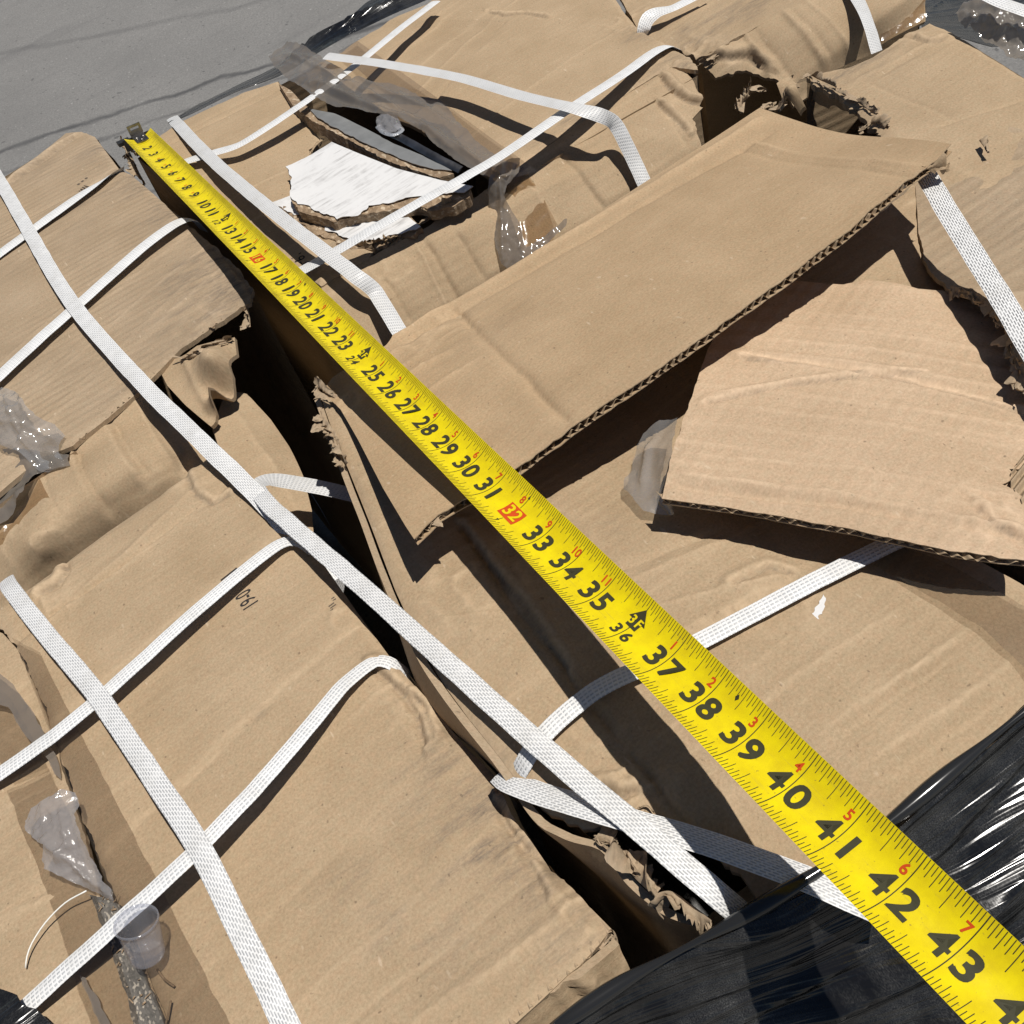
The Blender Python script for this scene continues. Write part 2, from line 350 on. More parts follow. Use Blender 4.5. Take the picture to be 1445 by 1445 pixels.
_seed = [11]
def sheet(name, mats, outline, parent=None, sp=.0035, thick=.004, ctrl=(), feats=(), noise_=(.0006, 22), off=0.0, jag=0.0, seed=None, edge_mi=1, uvrot=0.0, roll=None):
    """One board, paper or film panel: outline and inner control points in photo pixels at a height (or world points), meshed, creased, given thickness."""
    if seed is None: _seed[0] += 7; seed = _seed[0]
    pts = np.array([P3(p) for p in outline]); jg = [(p[3] if (p[0] != 'w' and len(p) > 3) else jag) for p in outline]
    allp = np.array(list(pts)+[P3(p) for p in ctrl])
    cen = pts.mean(0); nrm = np.linalg.svd(pts-cen)[2][2]
    if nrm @ (CAM-cen) < 0: nrm = -nrm
    ux = np.array([1.0, 0, 0])-nrm*nrm[0]
    if np.linalg.norm(ux) < .3: ux = np.array([0, 0, 1.0])-nrm*nrm[2]
    ux /= np.linalg.norm(ux); vx = np.cross(nrm, ux)
    loc = lambda q: np.c_[(q-cen) @ ux, (q-cen) @ vx]
    uva = loc(allp); lift = tps_fit(uva, (allp-cen) @ nrm)
    o2 = loc(pts)
    # outline, subdivided and torn
    ring = []
    for i in range(len(o2)):
        a, b = o2[i], o2[(i+1) % len(o2)]; L = np.linalg.norm(b-a); k = max(1, int(round(L/sp)))
        pe = np.array([-(b-a)[1], (b-a)[0]])/(L+1e-12)
        for j in range(k):
            s = j/k; p = a+(b-a)*s
            if jg[i] > 0:
                e = min(1, s*k/2, (1-s)*k/2)
                p = p+pe*jg[i]*e*(fbm(np.array([s*L*90+i*7.7]), np.array([seed*.37]), seed, 4, .65)[0]*1.6)
            ring.append(p)
    ring = np.array(ring)
    lo, hi = ring.min(0), ring.max(0)
    xs = np.arange(lo[0], hi[0], sp); ys = np.arange(lo[1], hi[1], sp*.866)
    gx, gy = np.meshgrid(xs, ys); gx = gx+(np.arange(len(ys)) % 2)[:, None]*sp*.5
    g = np.c_[gx.ravel(), gy.ravel()]; g = g[inpoly(g, ring)]
    if len(g): g = g[polydist(g, ring) > sp*.55]
    q = np.r_[ring, g] if len(g) else ring
    n = len(ring)
    r = delaunay_2d_cdt([Vector(p) for p in q], [(i, (i+1) % n) for i in range(n)], [], 1, 1e-7)
    V2 = np.array([[p.x, p.y] for p in r[0]]); faces = [tuple(f) for f in r[2]]
    def pix(p):
        rr = ray(p[0], p[1]); w = CAM+rr*(((cen-CAM) @ nrm)/(rr @ nrm)); return loc(w[None])[0]
    h = lift(V2); U, Vv = V2[:, 0], V2[:, 1]
    wear = np.zeros(len(V2)); dirt_and_shade = np.zeros(len(V2))
    if noise_: h = h+.55*noise_[0]*fbm(U*noise_[1], Vv*noise_[1], seed, 4)
    if roll:                                   # edges worn round and bent down
        dd = np.clip(1-polydist(V2, ring)/roll[0], 0, 1); h = h-roll[1]*dd**2*(.75+.5*fbm(U*18, Vv*18, seed+71, 2)); wear = np.maximum(wear, .35*np.clip(dd*1.6-.3, 0, 1))
    for ft in feats:
        k = ft[0]
        if k in ('ridge', 'step'):
            p0, p1 = pix(ft[1]), pix(ft[2]); w, a = ft[3]*.8, ft[4]*(1.9 if abs(ft[4]) < .0023 else 1.25); wr = min(1, 1.5*(ft[5] if len(ft) > 5 else .5))
            d = p1-p0; L = np.linalg.norm(d); d = d/L; al = (V2-p0) @ d; pe = (V2-p0) @ np.array([-d[1], d[0]])
            pe = pe+.0011*fbm(al*60, al*0+seed, seed+3, 3)+.0028*fbm(al*14, al*0+seed, seed+5, 2)
            win = np.clip(al/.012+.5, 0, 1)*np.clip((L-al)/.012+.5, 0, 1)*(.7+.3*fbm(al*30, al*0, seed+9, 2))
            if k == 'ridge':
                gq = np.exp(-np.sqrt((pe/w)**2+.04)*1.25)*win*1.25; h = h+a*gq; wear = np.maximum(wear, wr*np.clip(gq, 0, 1)**2)
            else:
                h = h+a*.5*(1+np.tanh(pe/w))*win; wear = np.maximum(wear, wr*np.exp(-(pe/.002)**2)*win)
        elif k == 'bump':
            p0 = pix(ft[1]); h = h+ft[3]*np.exp(-((V2-p0)**2).sum(1)/ft[2]**2)
        elif k == 'wrk':
            p0 = pix(ft[1]); gq = np.exp(-((V2-p0)**2).sum(1)/ft[2]**2); s = ft[4] if len(ft) > 4 else 90
            rr = ridged(U*s*.8, Vv*s*.8, seed+21, 2); rr = np.sign(rr)*np.abs(rr)**1.5; h = h+.85*ft[3]*gq*rr; wear = np.maximum(wear, .8*gq*np.clip(rr, 0, 1))
        elif k == 'crumple':
            s = ft[2]; h = h+ft[1]*ridged(U*s, Vv*s, seed+31, 4)
        elif k == 'dirt_and_shade':
            p0 = pix(ft[1]); gq = np.exp(-((V2-p0)**2).sum(1)/ft[2]**2)
            dirt_and_shade = np.maximum(dirt_and_shade, ft[3]*gq*np.clip(.55+1.2*fbm(U*35, Vv*160, seed+41, 4), 0, 1.4))
        elif k == 'dirtline':
            p0, p1 = pix(ft[1]), pix(ft[2]); d = p1-p0; L = np.linalg.norm(d); d = d/L; al = (V2-p0) @ d; pe = (V2-p0) @ np.array([-d[1], d[0]])
            gq = np.exp(-(pe/ft[3])**2)*np.clip(al/.02+.5, 0, 1)*np.clip((L-al)/.02+.5, 0, 1)
            dirt_and_shade = np.maximum(dirt_and_shade, ft[4]*gq*np.clip(.5+1.3*fbm(U*40, Vv*150, seed+43, 4), 0, 1.4))
        elif k == 'lines':      # score and flute lines along a direction given by two pixels
            p0, p1 = pix(ft[1]), pix(ft[2]); d = p1-p0; d /= np.linalg.norm(d); e = np.array([-d[1], d[0]])
            al = V2 @ d; pe = V2 @ e; rs = random.Random(seed+ft[3]); lo_, hi_ = pe.min(), pe.max()
            for j in range(ft[3]):
                c = rs.uniform(lo_, hi_); w = rs.uniform(.0014, .0032)*(ft[6] if len(ft) > 6 else 1); a = 1.6*ft[4]*rs.uniform(-.7, 1)
                m_ = np.clip(.45+1.4*fbm(al*9, al*0+j*3.3, seed+j, 2), 0, 1)
                pw = pe-c+.0009*fbm(al*25, al*0+j, seed+j, 2)
                gq = np.exp(-np.sqrt((pw/w)**2+.04)*1.2)*1.2*m_; h = h+a*gq
                if a > 0: wear = np.maximum(wear, 1.4*ft[5]*gq*rs.random())
        elif k == 'crease':     # a bent, crushed valley along several pixels, with a bulge on one side
            c2 = np.array([pix(q) for q in ft[1]]); best = np.full(len(V2), 1e9); sgn = np.zeros(len(V2))
            for a_, b_ in zip(c2[:-1], c2[1:]):
                ab = b_-a_; tt = np.clip(((V2-a_) @ ab)/(ab @ ab), 0, 1); dv_ = V2-(a_+tt[:, None]*ab); dd = np.linalg.norm(dv_, axis=1)
                cr_ = ab[0]*dv_[:, 1]-ab[1]*dv_[:, 0]; up_ = dd < best; best = np.where(up_, dd, best); sgn = np.where(up_, np.sign(cr_), sgn)
            w, a = ft[2], ft[3]
            h = h-a*np.exp(-best/w)+a*1.1*np.exp(-((best-3.2*w)/(2.2*w))**2)*(sgn > 0)
            wear = np.maximum(wear, .8*np.exp(-((best-2.2*w)/w)**2)*(sgn > 0)); dirt_and_shade = np.maximum(dirt_and_shade, .5*np.exp(-(best/w)**2))  # rubbed crest; occlusion in the valley painted into the colour
        elif k == 'pleat':      # rounded gathered folds of tight film
            p0, p1 = pix(ft[1]), pix(ft[2]); d = p1-p0; d /= np.linalg.norm(d); e = np.array([-d[1], d[0]])
            al = V2 @ d; pe = V2 @ e; rs = random.Random(seed+ft[3]); lo_, hi_ = pe.min(), pe.max()
            for j in range(ft[3]):
                c = rs.uniform(lo_, hi_); w = ft[5]*rs.uniform(.6, 1.5); a = ft[4]*rs.uniform(.4, 1.2)
                m_ = np.clip(.5+1.2*fbm(al*5, al*0+j*3.3, seed+j, 2), 0, 1)
                pw = pe-c+.004*fbm(al*4, al*0+j*2.2, seed+j, 2)
                h = h+a*np.exp(-(pw/w)**2)*m_
        elif k == 'wave':
            p0, p1 = pix(ft[1]), pix(ft[2]); d = p1-p0; d /= np.linalg.norm(d); e = np.array([-d[1], d[0]])
            pe = V2 @ e+.004*fbm(V2 @ d*10, V2 @ e*10, seed, 2); al = V2 @ d
            rr = np.sin(2*np.pi*pe/ft[3]); m_ = np.clip(.6+.9*fbm(al*8, pe*22, seed+2, 3), .1, 1)
            h = h+ft[4]*rr*m_; wear = np.maximum(wear, .35*np.clip(rr, 0, 1)**4*m_)
    W = cen+np.outer(U, ux)+np.outer(Vv, vx)+np.outer(h+off, nrm)
    ca, sa = math.cos(uvrot), math.sin(uvrot)
    uv = np.c_[U*ca-Vv*sa, U*sa+Vv*ca]+cen[:2]
    nv = len(W); verts = list(W); mi = [0]*len(faces); sm = [True]*len(faces); allf = list(faces)
    uvs, wr, dr = [uv], [wear], [dirt_and_shade]
    # orientation
    f0 = np.array([W[list(f[:3])] for f in faces]); s = np.einsum('ij,j->i', np.cross(f0[:, 1]-f0[:, 0], f0[:, 2]-f0[:, 0]), nrm)
    if (s < 0).sum() > len(faces)/2: faces = [f[::-1] for f in faces]; allf = list(faces)
    if thick > 0:
        verts += list(W-nrm*thick); uvs.append(uv); wr.append(wear*0); dr.append(dirt_and_shade*0)
        allf += [tuple(i+nv for i in f[::-1]) for f in faces]; mi += [0]*len(faces); sm += [True]*len(faces)
        cnt = {}
        for f in faces:
            for i in range(len(f)):
                e = (f[i], f[(i+1) % len(f)])
                if (e[1], e[0]) in cnt: del cnt[(e[1], e[0])]
                else: cnt[e] = 1
        base = len(verts); mp = {}
        for (a, b) in cnt:
            for i in (a, b):
                if i not in mp:
                    mp[i] = base+2*len(mp); verts.append(W[i]); verts.append(W[i]-nrm*thick)
        ids = sorted(mp, key=lambda i: mp[i])
        ue = np.repeat(uv[ids], 2, 0); ue[1::2] += thick; uvs.append(ue); wr.append(np.zeros(len(ue))); dr.append(np.zeros(len(ue)))
        for (a, b) in cnt:
            allf.append((mp[b], mp[a], mp[a]+1, mp[b]+1)); mi.append(edge_mi if isinstance(mats, (list, tuple)) and len(mats) > 1 else 0); sm.append(False)
    me = mesh(name, verts, allf, sm, np.concatenate(uvs), mi, {'wear': np.concatenate(wr), 'dirt_and_shade': np.concatenate(dr)})
    return link(name, me, mats, parent)

KC = ['kraft', 'kraft_core']; KF = ['kraft_flute', 'kraft_core']

def catmull(pts, step):
    pts = np.array(pts, float); q = np.r_[[2*pts[0]-pts[1]], pts, [2*pts[-1]-pts[-2]]]; out = []
    for i in range(1, len(q)-2):
        a, b, c, d = q[i-1], q[i], q[i+1], q[i+2]; k = max(2, int(np.linalg.norm((c-b)[:3])/step))
        for j in range(k):
            t = j/k
            # centripetal-like damping: tangents limited by the shorter chord
            L1, L2, L0 = np.linalg.norm((c-b)[:3]), np.linalg.norm((d-c)[:3])+1e-9, np.linalg.norm((b-a)[:3])+1e-9
            m1 = .5*(c-a)*min(1, 2*L1/(L0+L1)); m2 = .5*(d-b)*min(1, 2*L1/(L1+L2))
            out.append((2*t**3-3*t*t+1)*b+(t**3-2*t*t+t)*m1+(-2*t**3+3*t*t)*c+(t**3-t*t)*m2)
    out.append(q[-2]); return np.array(out)

def ribbon(name, mat, pts, parent, width=.013, thick=.0007, step=.003, nrm0=(0, 0, 1), camber=.0004, seed=3, nrm1=None, span=(.5, 1)):
    """A flat band through points (pixel, pixel, height[, roll degrees]) or ('w', x, y, z[, roll])."""
    raw = []
    for p in pts:
        w = P3(p); rl = (p[4] if len(p) > 4 else 0) if p[0] == 'w' else (p[3] if len(p) > 3 else 0); raw.append([*w, rl])
    c = catmull(raw, step); pos = c[:, :3]; rl = np.radians(c[:, 3]); n = len(pos)
    tg = np.gradient(pos, axis=0); tg /= np.linalg.norm(tg, axis=1)[:, None]
    nn = np.zeros((n, 3)); v = np.array(nrm0, float); v = v-tg[0]*(v @ tg[0]); v /= np.linalg.norm(v); nn[0] = v
    for i in range(1, n):
        v = v-tg[i]*(v @ tg[i]); v /= np.linalg.norm(v); nn[i] = v
    s = np.r_[0, np.cumsum(np.linalg.norm(np.diff(pos, axis=0), axis=1))]
    if nrm1 is not None:                               # the band turns from one facing to another between two fractions of its length
        k = np.clip((s/s[-1]-span[0])/(span[1]-span[0]), 0, 1)[:, None]; k = k*k*(3-2*k)
        nn = np.array(nrm0, float)*(1-k)+np.array(nrm1, float)*k; nn = nn-tg*np.sum(nn*tg, axis=1)[:, None]; nn /= np.linalg.norm(nn, axis=1)[:, None]
    ac = np.cross(tg, nn)
    cr, sr = np.cos(rl)[:, None], np.sin(rl)[:, None]; nn, ac = nn*cr+ac*sr, ac*cr-nn*sr
    K = 5; vs = []; uv = []; fs = []
    wob = .00035*fbm(s*60, s*0, seed, 3)
    for side in (1, -1):
        for i in range(n):
            w = width*(1+.03*fbm(np.array([s[i]*25]), np.array([seed*1.1]), seed, 2)[0])
            for k in range(K):
                x = (k/(K-1)-.5); z = camber*(1-4*x*x)+(thick/2 if side > 0 else -thick/2)
                if k in (0, K-1): z = 0
                vs.append(pos[i]+ac[i]*(x*w+wob[i])+nn[i]*z); uv.append((s[i], x*w))
    for sd in (0, 1):
        o = sd*n*K
        for i in range(n-1):
            for k in range(K-1):
                f = (o+i*K+k, o+i*K+k+1, o+(i+1)*K+k+1, o+(i+1)*K+k)
                fs.append(f[::-1] if sd == 0 else f)
    me = mesh(name, vs, fs, True, uv); return link(name, me, mat, parent)

def strap(pts, mat, label, group='white woven straps round the cartons', name='strapping_band', seed=5, width=.013, **kw):
    o = ribbon(name, mat, pts, None, seed=seed, width=width, **kw)
    return tag(o, label, 'strap', group)

def body(parent, px, z=-.006, zb=-.60, name='side_wall', mat='kraft', cap=True, inset=0.0, leave=()):
    """The standing walls of a carton under its top panels: each side a mesh of its own."""
    q = np.array([P3(p) for p in px]); c = q.mean(0)
    q = c+(q-c)*(1-inset)
    for i in range(len(q)):
        if i in leave: continue
        a, b = q[i], q[(i+1) % len(q)]; L = np.linalg.norm(b-a); nx = max(2, int(L/.02)); nz = 14; vs = []; uv = []; fs = []
        d = (b-a)/L; out = np.cross(d, [0, 0, 1]); out /= np.linalg.norm(out)
        if out @ (a-c) < 0: out = -out
        zt = min(a[2], b[2])
        for k in range(nz+1):
            for j in range(nx+1):
                s = j/nx; w = a+(b-a)*s; zz = (a[2]+(b[2]-a[2])*s+z)+(zb-zt)*(k/nz)**1.6
                wob = .004*float(fbm(np.array([s*L*9+i*5.1]), np.array([zz*7]), 77+i, 3)[0])
                vs.append((*(w[:2]+out[:2]*wob), zz)); uv.append((s*L, zz))
        for k in range(nz):
            for j in range(nx):
                o = k*(nx+1)+j; fs.append((o, o+1, o+nx+2, o+nx+1))
        me = mesh(name, vs, fs, True, uv, None, {'wear': np.zeros(len(vs)), 'dirt_and_shade': np.zeros(len(vs))}); link(name, me, mat, parent)

def torn(name, parent, line, height=.008, mat='kraft_gray', amp=.004, dirv=(0, 0, 1), seed=1, layers=2, lean=.4, step=.0008):
    """Ragged torn paper plies standing along a line: crinkled thin ribbons, each with its own uneven, curling top."""
    c = catmull([P3(p) for p in line], step); n = len(c); s = np.r_[0, np.cumsum(np.linalg.norm(np.diff(c, axis=0), axis=1))]
    tg = np.gradient(c, axis=0); tg /= np.linalg.norm(tg, axis=1)[:, None]; dv = np.array(dirv, float); dv /= np.linalg.norm(dv)
    sd = np.cross(tg, dv); sd /= np.linalg.norm(sd, axis=1)[:, None]+1e-9
    vs = []; fs = []; uv = []; K = 11
    T, S = np.meshgrid(np.linspace(0, 1, K), s)
    for ly in range(layers):
        o = len(vs)
        hh = height*np.clip(.42+1.0*fbm(s*70, s*0+ly*9.3, seed+ly, 3, .6)+.42*fbm(s*420, s*0+ly*4, seed+ly+3, 4, .8), .03, 1.25)
        cu = fbm(s*55, s*0+ly*5.1, seed+ly+11, 2)                        # how far and which way each stretch curls over
        side = amp*(1.1*T*fbm(S*80, T*1.2+ly*7, seed+5, 2)+.25*T*fbm(S*420, T*3+ly*3, seed+6, 2))
        ang = (lean*(1 if ly % 2 == 0 else -.7)+1.9*cu[:, None])*T
        rad = hh[:, None]*T
        up_, out_ = rad*np.cos(ang*.8), rad*np.sin(ang)+side+(ly-(layers-1)/2)*.0022*(1-.3*T)
        al = amp*.45*T*fbm(S*200, T*2+ly*4, seed+8, 2)
        W = c[:, None]+dv*up_[..., None]+sd[:, None]*out_[..., None]+tg[:, None]*al[..., None]
        vs += list(W.reshape(-1, 3)); uv += list(np.c_[S.ravel(), (T*hh[:, None]).ravel()])
        for i in range(n-1):
            for k in range(K-1):
                a = o+i*K+k; fs.append((a, a+1, a+K+1, a+K))
    u = np.array(uv)
    me = mesh(name, vs, fs, True, uv, None, {'wear': np.clip(u[:, 1]/max(height, 1e-4)-.5, 0, .6), 'dirt_and_shade': np.clip(.1+.35*fbm(u[:, 0]*80, u[:, 1]*90, seed, 2), 0, 1)})
    return link(name, me, mat, parent)

def fluting(name, parent, line, thick=.0045, depth=.009, period=.0062, inward=(0, 1, 0), nrm=(0, 0, 1), seed=1, mat='kraft_core', lift=0.0):
    """The wavy paper between two liners, seen along a cut edge."""
    c = catmull([P3(p) for p in line], period/10); s = np.r_[0, np.cumsum(np.linalg.norm(np.diff(c, axis=0), axis=1))]
    nr = np.array(nrm, float); nr /= np.linalg.norm(nr); iw = np.array(inward, float); iw /= np.linalg.norm(iw)
    vs = []; fs = []; uv = []
    for i in range(len(c)):
        ph = 2*math.pi*s[i]/period+3.2*float(fbm(np.array([s[i]*28]), np.array([0.]), seed, 3)[0])
        z = -thick*(.5+(.40+.12*float(fbm(np.array([s[i]*90]), np.array([5.]), seed+7, 2)[0]))*math.sin(ph)); r = .0016*float(fbm(np.array([s[i]*110]), np.array([2.]), seed+4, 3)[0])
        for k in range(3):
            vs.append(c[i]+nr*(z+lift)+iw*(r+depth*k/2+.0003)); uv.append((s[i], depth*k/2))
    for i in range(len(c)-1):
        for k in range(2): a = i*3+k; fs.append((a, a+1, a+4, a+3))
    me = mesh(name, vs, fs, True, uv, None, {'wear': np.zeros(len(vs)), 'dirt_and_shade': np.zeros(len(vs))}); return link(name, me, mat, parent)

def text_geo(body_, size, bold=.0):
    cu = bpy.data.curves.new('lettering', 'FONT'); cu.body = body_; cu.size = size; cu.offset = bold; cu.align_x = 'CENTER'; cu.align_y = 'CENTER'; cu.resolution_u = 4
    o = bpy.data.objects.new('lettering', cu); COL.objects.link(o)
    dg = bpy.context.evaluated_depsgraph_get(); dg.update(); me = o.evaluated_get(dg).to_mesh()
    v = np.array([list(q.co) for q in me.vertices]) if len(me.vertices) else np.zeros((0, 3)); f = [tuple(p.vertices) for p in me.polygons]
    o.evaluated_get(dg).to_mesh_clear(); bpy.data.objects.remove(o); bpy.data.curves.remove(cu); return v, f

def print_on(name, parent, txt, px, z, right_px, size, mat='ink', bold=0.0, squash=1.0):
    """Printed lettering laid onto the carton's panels; right_px is a second pixel towards which the words read."""
    v, f = text_geo(txt, 1.0, bold); v = v*size; o = P(*px, z); r = P(*right_px, z)-o; r /= np.linalg.norm(r); u = np.cross([0, 0, 1], r)
    trees = [BVHTree.FromPolygons([q.co for q in c.data.vertices], [tuple(p.vertices) for p in c.data.polygons]) for c in parent.children if c.name.startswith('top_')]
    vs = []
    for q in v:
        w = o+r*q[0]*squash+u*q[1]
        hs = [h[0].z for h in (t.ray_cast(Vector((w[0], w[1], .2)), Vector((0, 0, -1))) for t in trees) if h[0] is not None]
        vs.append((w[0], w[1], (max(hs) if hs else z)+.00025))
    me = mesh(name, vs, f, False); return link(name, me, mat, parent)

def lathe(name, mat, prof, origin, axis, parent=None, seg=48):
    ax = np.array(axis, float); ax /= np.linalg.norm(ax); a = np.cross(ax, [0.3, .2, .9]); a /= np.linalg.norm(a); b = np.cross(ax, a); vs = []; fs = []
    for (r, h) in prof:
        for i in range(seg):
            t = 2*math.pi*i/seg; vs.append(np.array(origin)+ax*h+(a*math.cos(t)+b*math.sin(t))*r)
    for k in range(len(prof)-1):
        for i in range(seg):
            j = (i+1) % seg; fs.append((k*seg+i, k*seg+j, (k+1)*seg+j, (k+1)*seg+i))
    return link(name, mesh(name, vs, fs, True), mat, parent)

def tube(name, mat, pts, rad, parent=None, seg=8, step=.003):
    c = catmull([P3(p) for p in pts], step); n = len(c); tg = np.gradient(c, axis=0); tg /= np.linalg.norm(tg, axis=1)[:, None]; vs = []; fs = []
    for i in range(n):
        a = np.cross(tg[i], [0, 0, 1.]); a /= np.linalg.norm(a)+1e-9; b = np.cross(tg[i], a); r = rad(i/(n-1)) if callable(rad) else rad
        for k in range(seg): t = 2*math.pi*k/seg; vs.append(c[i]+(a*math.cos(t)+b*math.sin(t))*r)
    for i in range(n-1):
        for k in range(seg): j = (k+1) % seg; fs.append((i*seg+k, i*seg+j, (i+1)*seg+j, (i+1)*seg+k))
    fs.append(tuple(range(seg))[::-1]); fs.append(tuple((n-1)*seg+k for k in range(seg)))
    return link(name, mesh(name, vs, fs, True), mat, parent)
# ================================================================== SETTING
GZ = -0.62
def _line(p, q):
    a, b = P(*p, GZ), P(*q, GZ); k = (b[1]-a[1])/(b[0]-a[0]); return k, a[1]-k*a[0]
TAR = [(*_line((20, 206), (500, 48)), .019, .85), (*_line((10, 238), (150, 192)), .014, .5), (*_line((0, 78), (110, 55)), .03, .3), (*_line((0, 330), (300, 250)), .02, .5)]
M['ground'] = asphalt()
me = mesh('ground', [(-40, -40, GZ), (40, -40, GZ), (40, 40, GZ), (-40, 40, GZ)], [(0, 1, 2, 3)], False)
tag(link('ground', me, 'ground'), kind='structure')

# ================================================================== CARTONS
# ---- near left carton (printed 19-0)
A = thing('carton', 'large clean kraft carton printed 19-0, beside the plastic cup under crossing white straps', 'carton', P(400, 1050, -.6), 'damaged cartons on the load')
A_seam = [(232, 1462), (212, 1400), (186, 1330), (163, 1272), (135, 1205), (112, 1140), (95, 1092), (75, 1040), (55, 985), (40, 950), (18, 905), (0, 885)]
sheet('top_panel', KC, [(20, 838, -.001, .0012), (70, 806, .0), (150, 748, -.001), (225, 694, 0), (298, 638, -.003), (330, 664, -.002), (380, 712, .0), (440, 772, .0), (500, 858, .0), (560, 940, .0),
      (607, 992, -.002), (655, 1050, -.001), (700, 1095, -.002), (722, 1150, -.001), (770, 1215, -.003, .0015), (812, 1258, -.001), (862, 1309, -.002), (846, 1330, -.001, .0012), (800, 1374, 0), (760, 1412, 0), (722, 1446, 0), (640, 1530, 0), (420, 1640, 0), (300, 1640, 0)]
      + [(x, y, 0, .0016) for x, y in A_seam] + [(-30, 870, 0)], A, sp=.0016, ctrl=[(300, 900, .003), (450, 1150, .004), (620, 1250, .002), (200, 900, .001)],
      roll=(.008, .0035), feats=[('crease', [(528, 946), (548, 962), (572, 984), (588, 1008), (597, 1050)], .0018, .0034), ('crease', [(585, 985), (598, 1000), (612, 1034)], .0014, .0025), ('crease', [(704, 1140), (716, 1166), (738, 1192), (772, 1216)], .0022, .0045), ('crease', [(735, 1196), (752, 1230), (768, 1262)], .0014, .0022), ('crease', [(262, 668), (276, 700), (300, 712), (322, 700)], .0016, .002), ('crease', [(60, 838), (84, 826), (96, 806), (92, 796)], .0018, .003), ('crease', [(806, 1290), (822, 1280), (838, 1268)], .0014, .002), ('ridge', (20, 905), (322, 690), .004, -.0022, .2), ('ridge', (60, 885), (300, 705), .0028, .0016, .6), ('ridge', (90, 860), (300, 665), .003, .001, .4),
             ('ridge', (135, 1222), (600, 800), .0034, -.0005, .55), ('ridge', (180, 1310), (700, 830), .004, .0006, .5), ('ridge', (250, 1250), (640, 870), .0022, -.0005, .3),
             ('ridge', (240, 1420), (560, 1130), .004, -.0006, .3), ('ridge', (480, 1460), (840, 1160), .003, -.0009, .35), ('ridge', (560, 1470), (870, 1225), .0045, .0012, .5), ('ridge', (400, 1440), (760, 1105), .0025, .0006, .35),
             ('wrk', (255, 690), .022, .0016, 70), ('wrk', (590, 985), .017, .0045, 110), ('wrk', (735, 1160), .014, .005, 100), ('wrk', (70, 850), .02, .0025, 90), ('wrk', (815, 1290), .018, .002, 110), ('wrk', (480, 870), .01, .002, 120),
             ('ridge', (585, 985), (640, 1040), .003, -.004, .3), ('ridge', (720, 1150), (790, 1230), .003, -.0045, .3), ('ridge', (740, 1190), (700, 1215), .0025, .0015, .5),
             ('dirt_and_shade', (665, 1120), .035, .75), ('dirt_and_shade', (690, 1185), .028, .7), ('dirt_and_shade', (800, 1260), .03, .55), ('dirt_and_shade', (820, 1330), .02, .6), ('dirt_and_shade', (500, 1265), .016, .5), ('dirt_and_shade', (550, 1312), .012, .6), ('dirt_and_shade', (650, 1330), .03, .3), ('dirt_and_shade', (140, 740), .03, .35), ('dirt_and_shade', (370, 1010), .004, .8),
             ('dirt_and_shade', (215, 1320), .008, .5), ('dirt_and_shade', (280, 1345), .006, .6), ('lines', (240, 1200), (500, 960), 14, .00035, .4)], noise_=(.0011, 12))
fr_lo = lambda p, z: (p[0], p[1], z)
sheet('front_wall', KC, [(722, 1448, -.003), (760, 1416, -.003), (800, 1378, -.003), (848, 1334, -.004), (862, 1320, -.006, .002), (872, 1345, -.016), (893, 1392, -.04), ('w', .045, .128, -.17), ('w', -.02, .13, -.17), ('w', -.05, .138, -.05), (640, 1530, -.004)], A, sp=.003,
      feats=[('step', (796, 1380), (852, 1440), .002, .005, .2), ('step', (770, 1404), (802, 1440), .002, .003, .2), ('ridge', (792, 1380), (850, 1440), .0035, -.004, .2), ('ridge', (770, 1405), (800, 1440), .003, -.0025, .2), ('ridge', (830, 1365), (850, 1390), .002, -.002, .2), ('wrk', (835, 1360), .02, .002, 110)])
fluting('fluting', A, [(716, 1452, -.0003), (760, 1413, -.0006), (800, 1375, -.0006), (846, 1331, -.001), (862, 1311, -.002)], thick=.0032, depth=.006, period=.0052, inward=(0, 1, 0), seed=9)
torn('torn_corner', A, [(846, 1338, -.006), (864, 1318, -.006), (870, 1340, -.014), (866, 1352, -.02)], .007, seed=14, amp=.004)
body(A, [(298, 640, -.004), (440, 772, 0), (560, 940, 0), (700, 1095, -.002), (770, 1215, -.003), (862, 1315, -.004), (722, 1448, -.002), (260, 1560, 0), (-20, 868, 0)], leave=(5, 6))
sheet('packing_tape', 'tape', [(22, 905), (62, 926), (95, 995), (165, 1128), (250, 1292), (333, 1455), (240, 1455), (190, 1335), (164, 1268), (113, 1136), (76, 1036), (42, 948)], A, sp=.004, thick=0, off=.0045, jag=.0006, noise_=(.0006, 16),
      feats=[('ridge', (135, 1222), (260, 1120), .0034, -.0005), ('ridge', (60, 1000), (100, 930), .003, .0008)])
print_on('printed_code', A, '19-0', (347, 842), .0052, (329, 816), .0150, squash=.58, bold=.006)
print_on('printed_code', A, '|', (322, 805), .0052, (340, 823), .0135, bold=.004)
print_on('printed_stamp', A, "''ıı,", (466, 847), .005, (490, 872), .009, 'ink_faint')

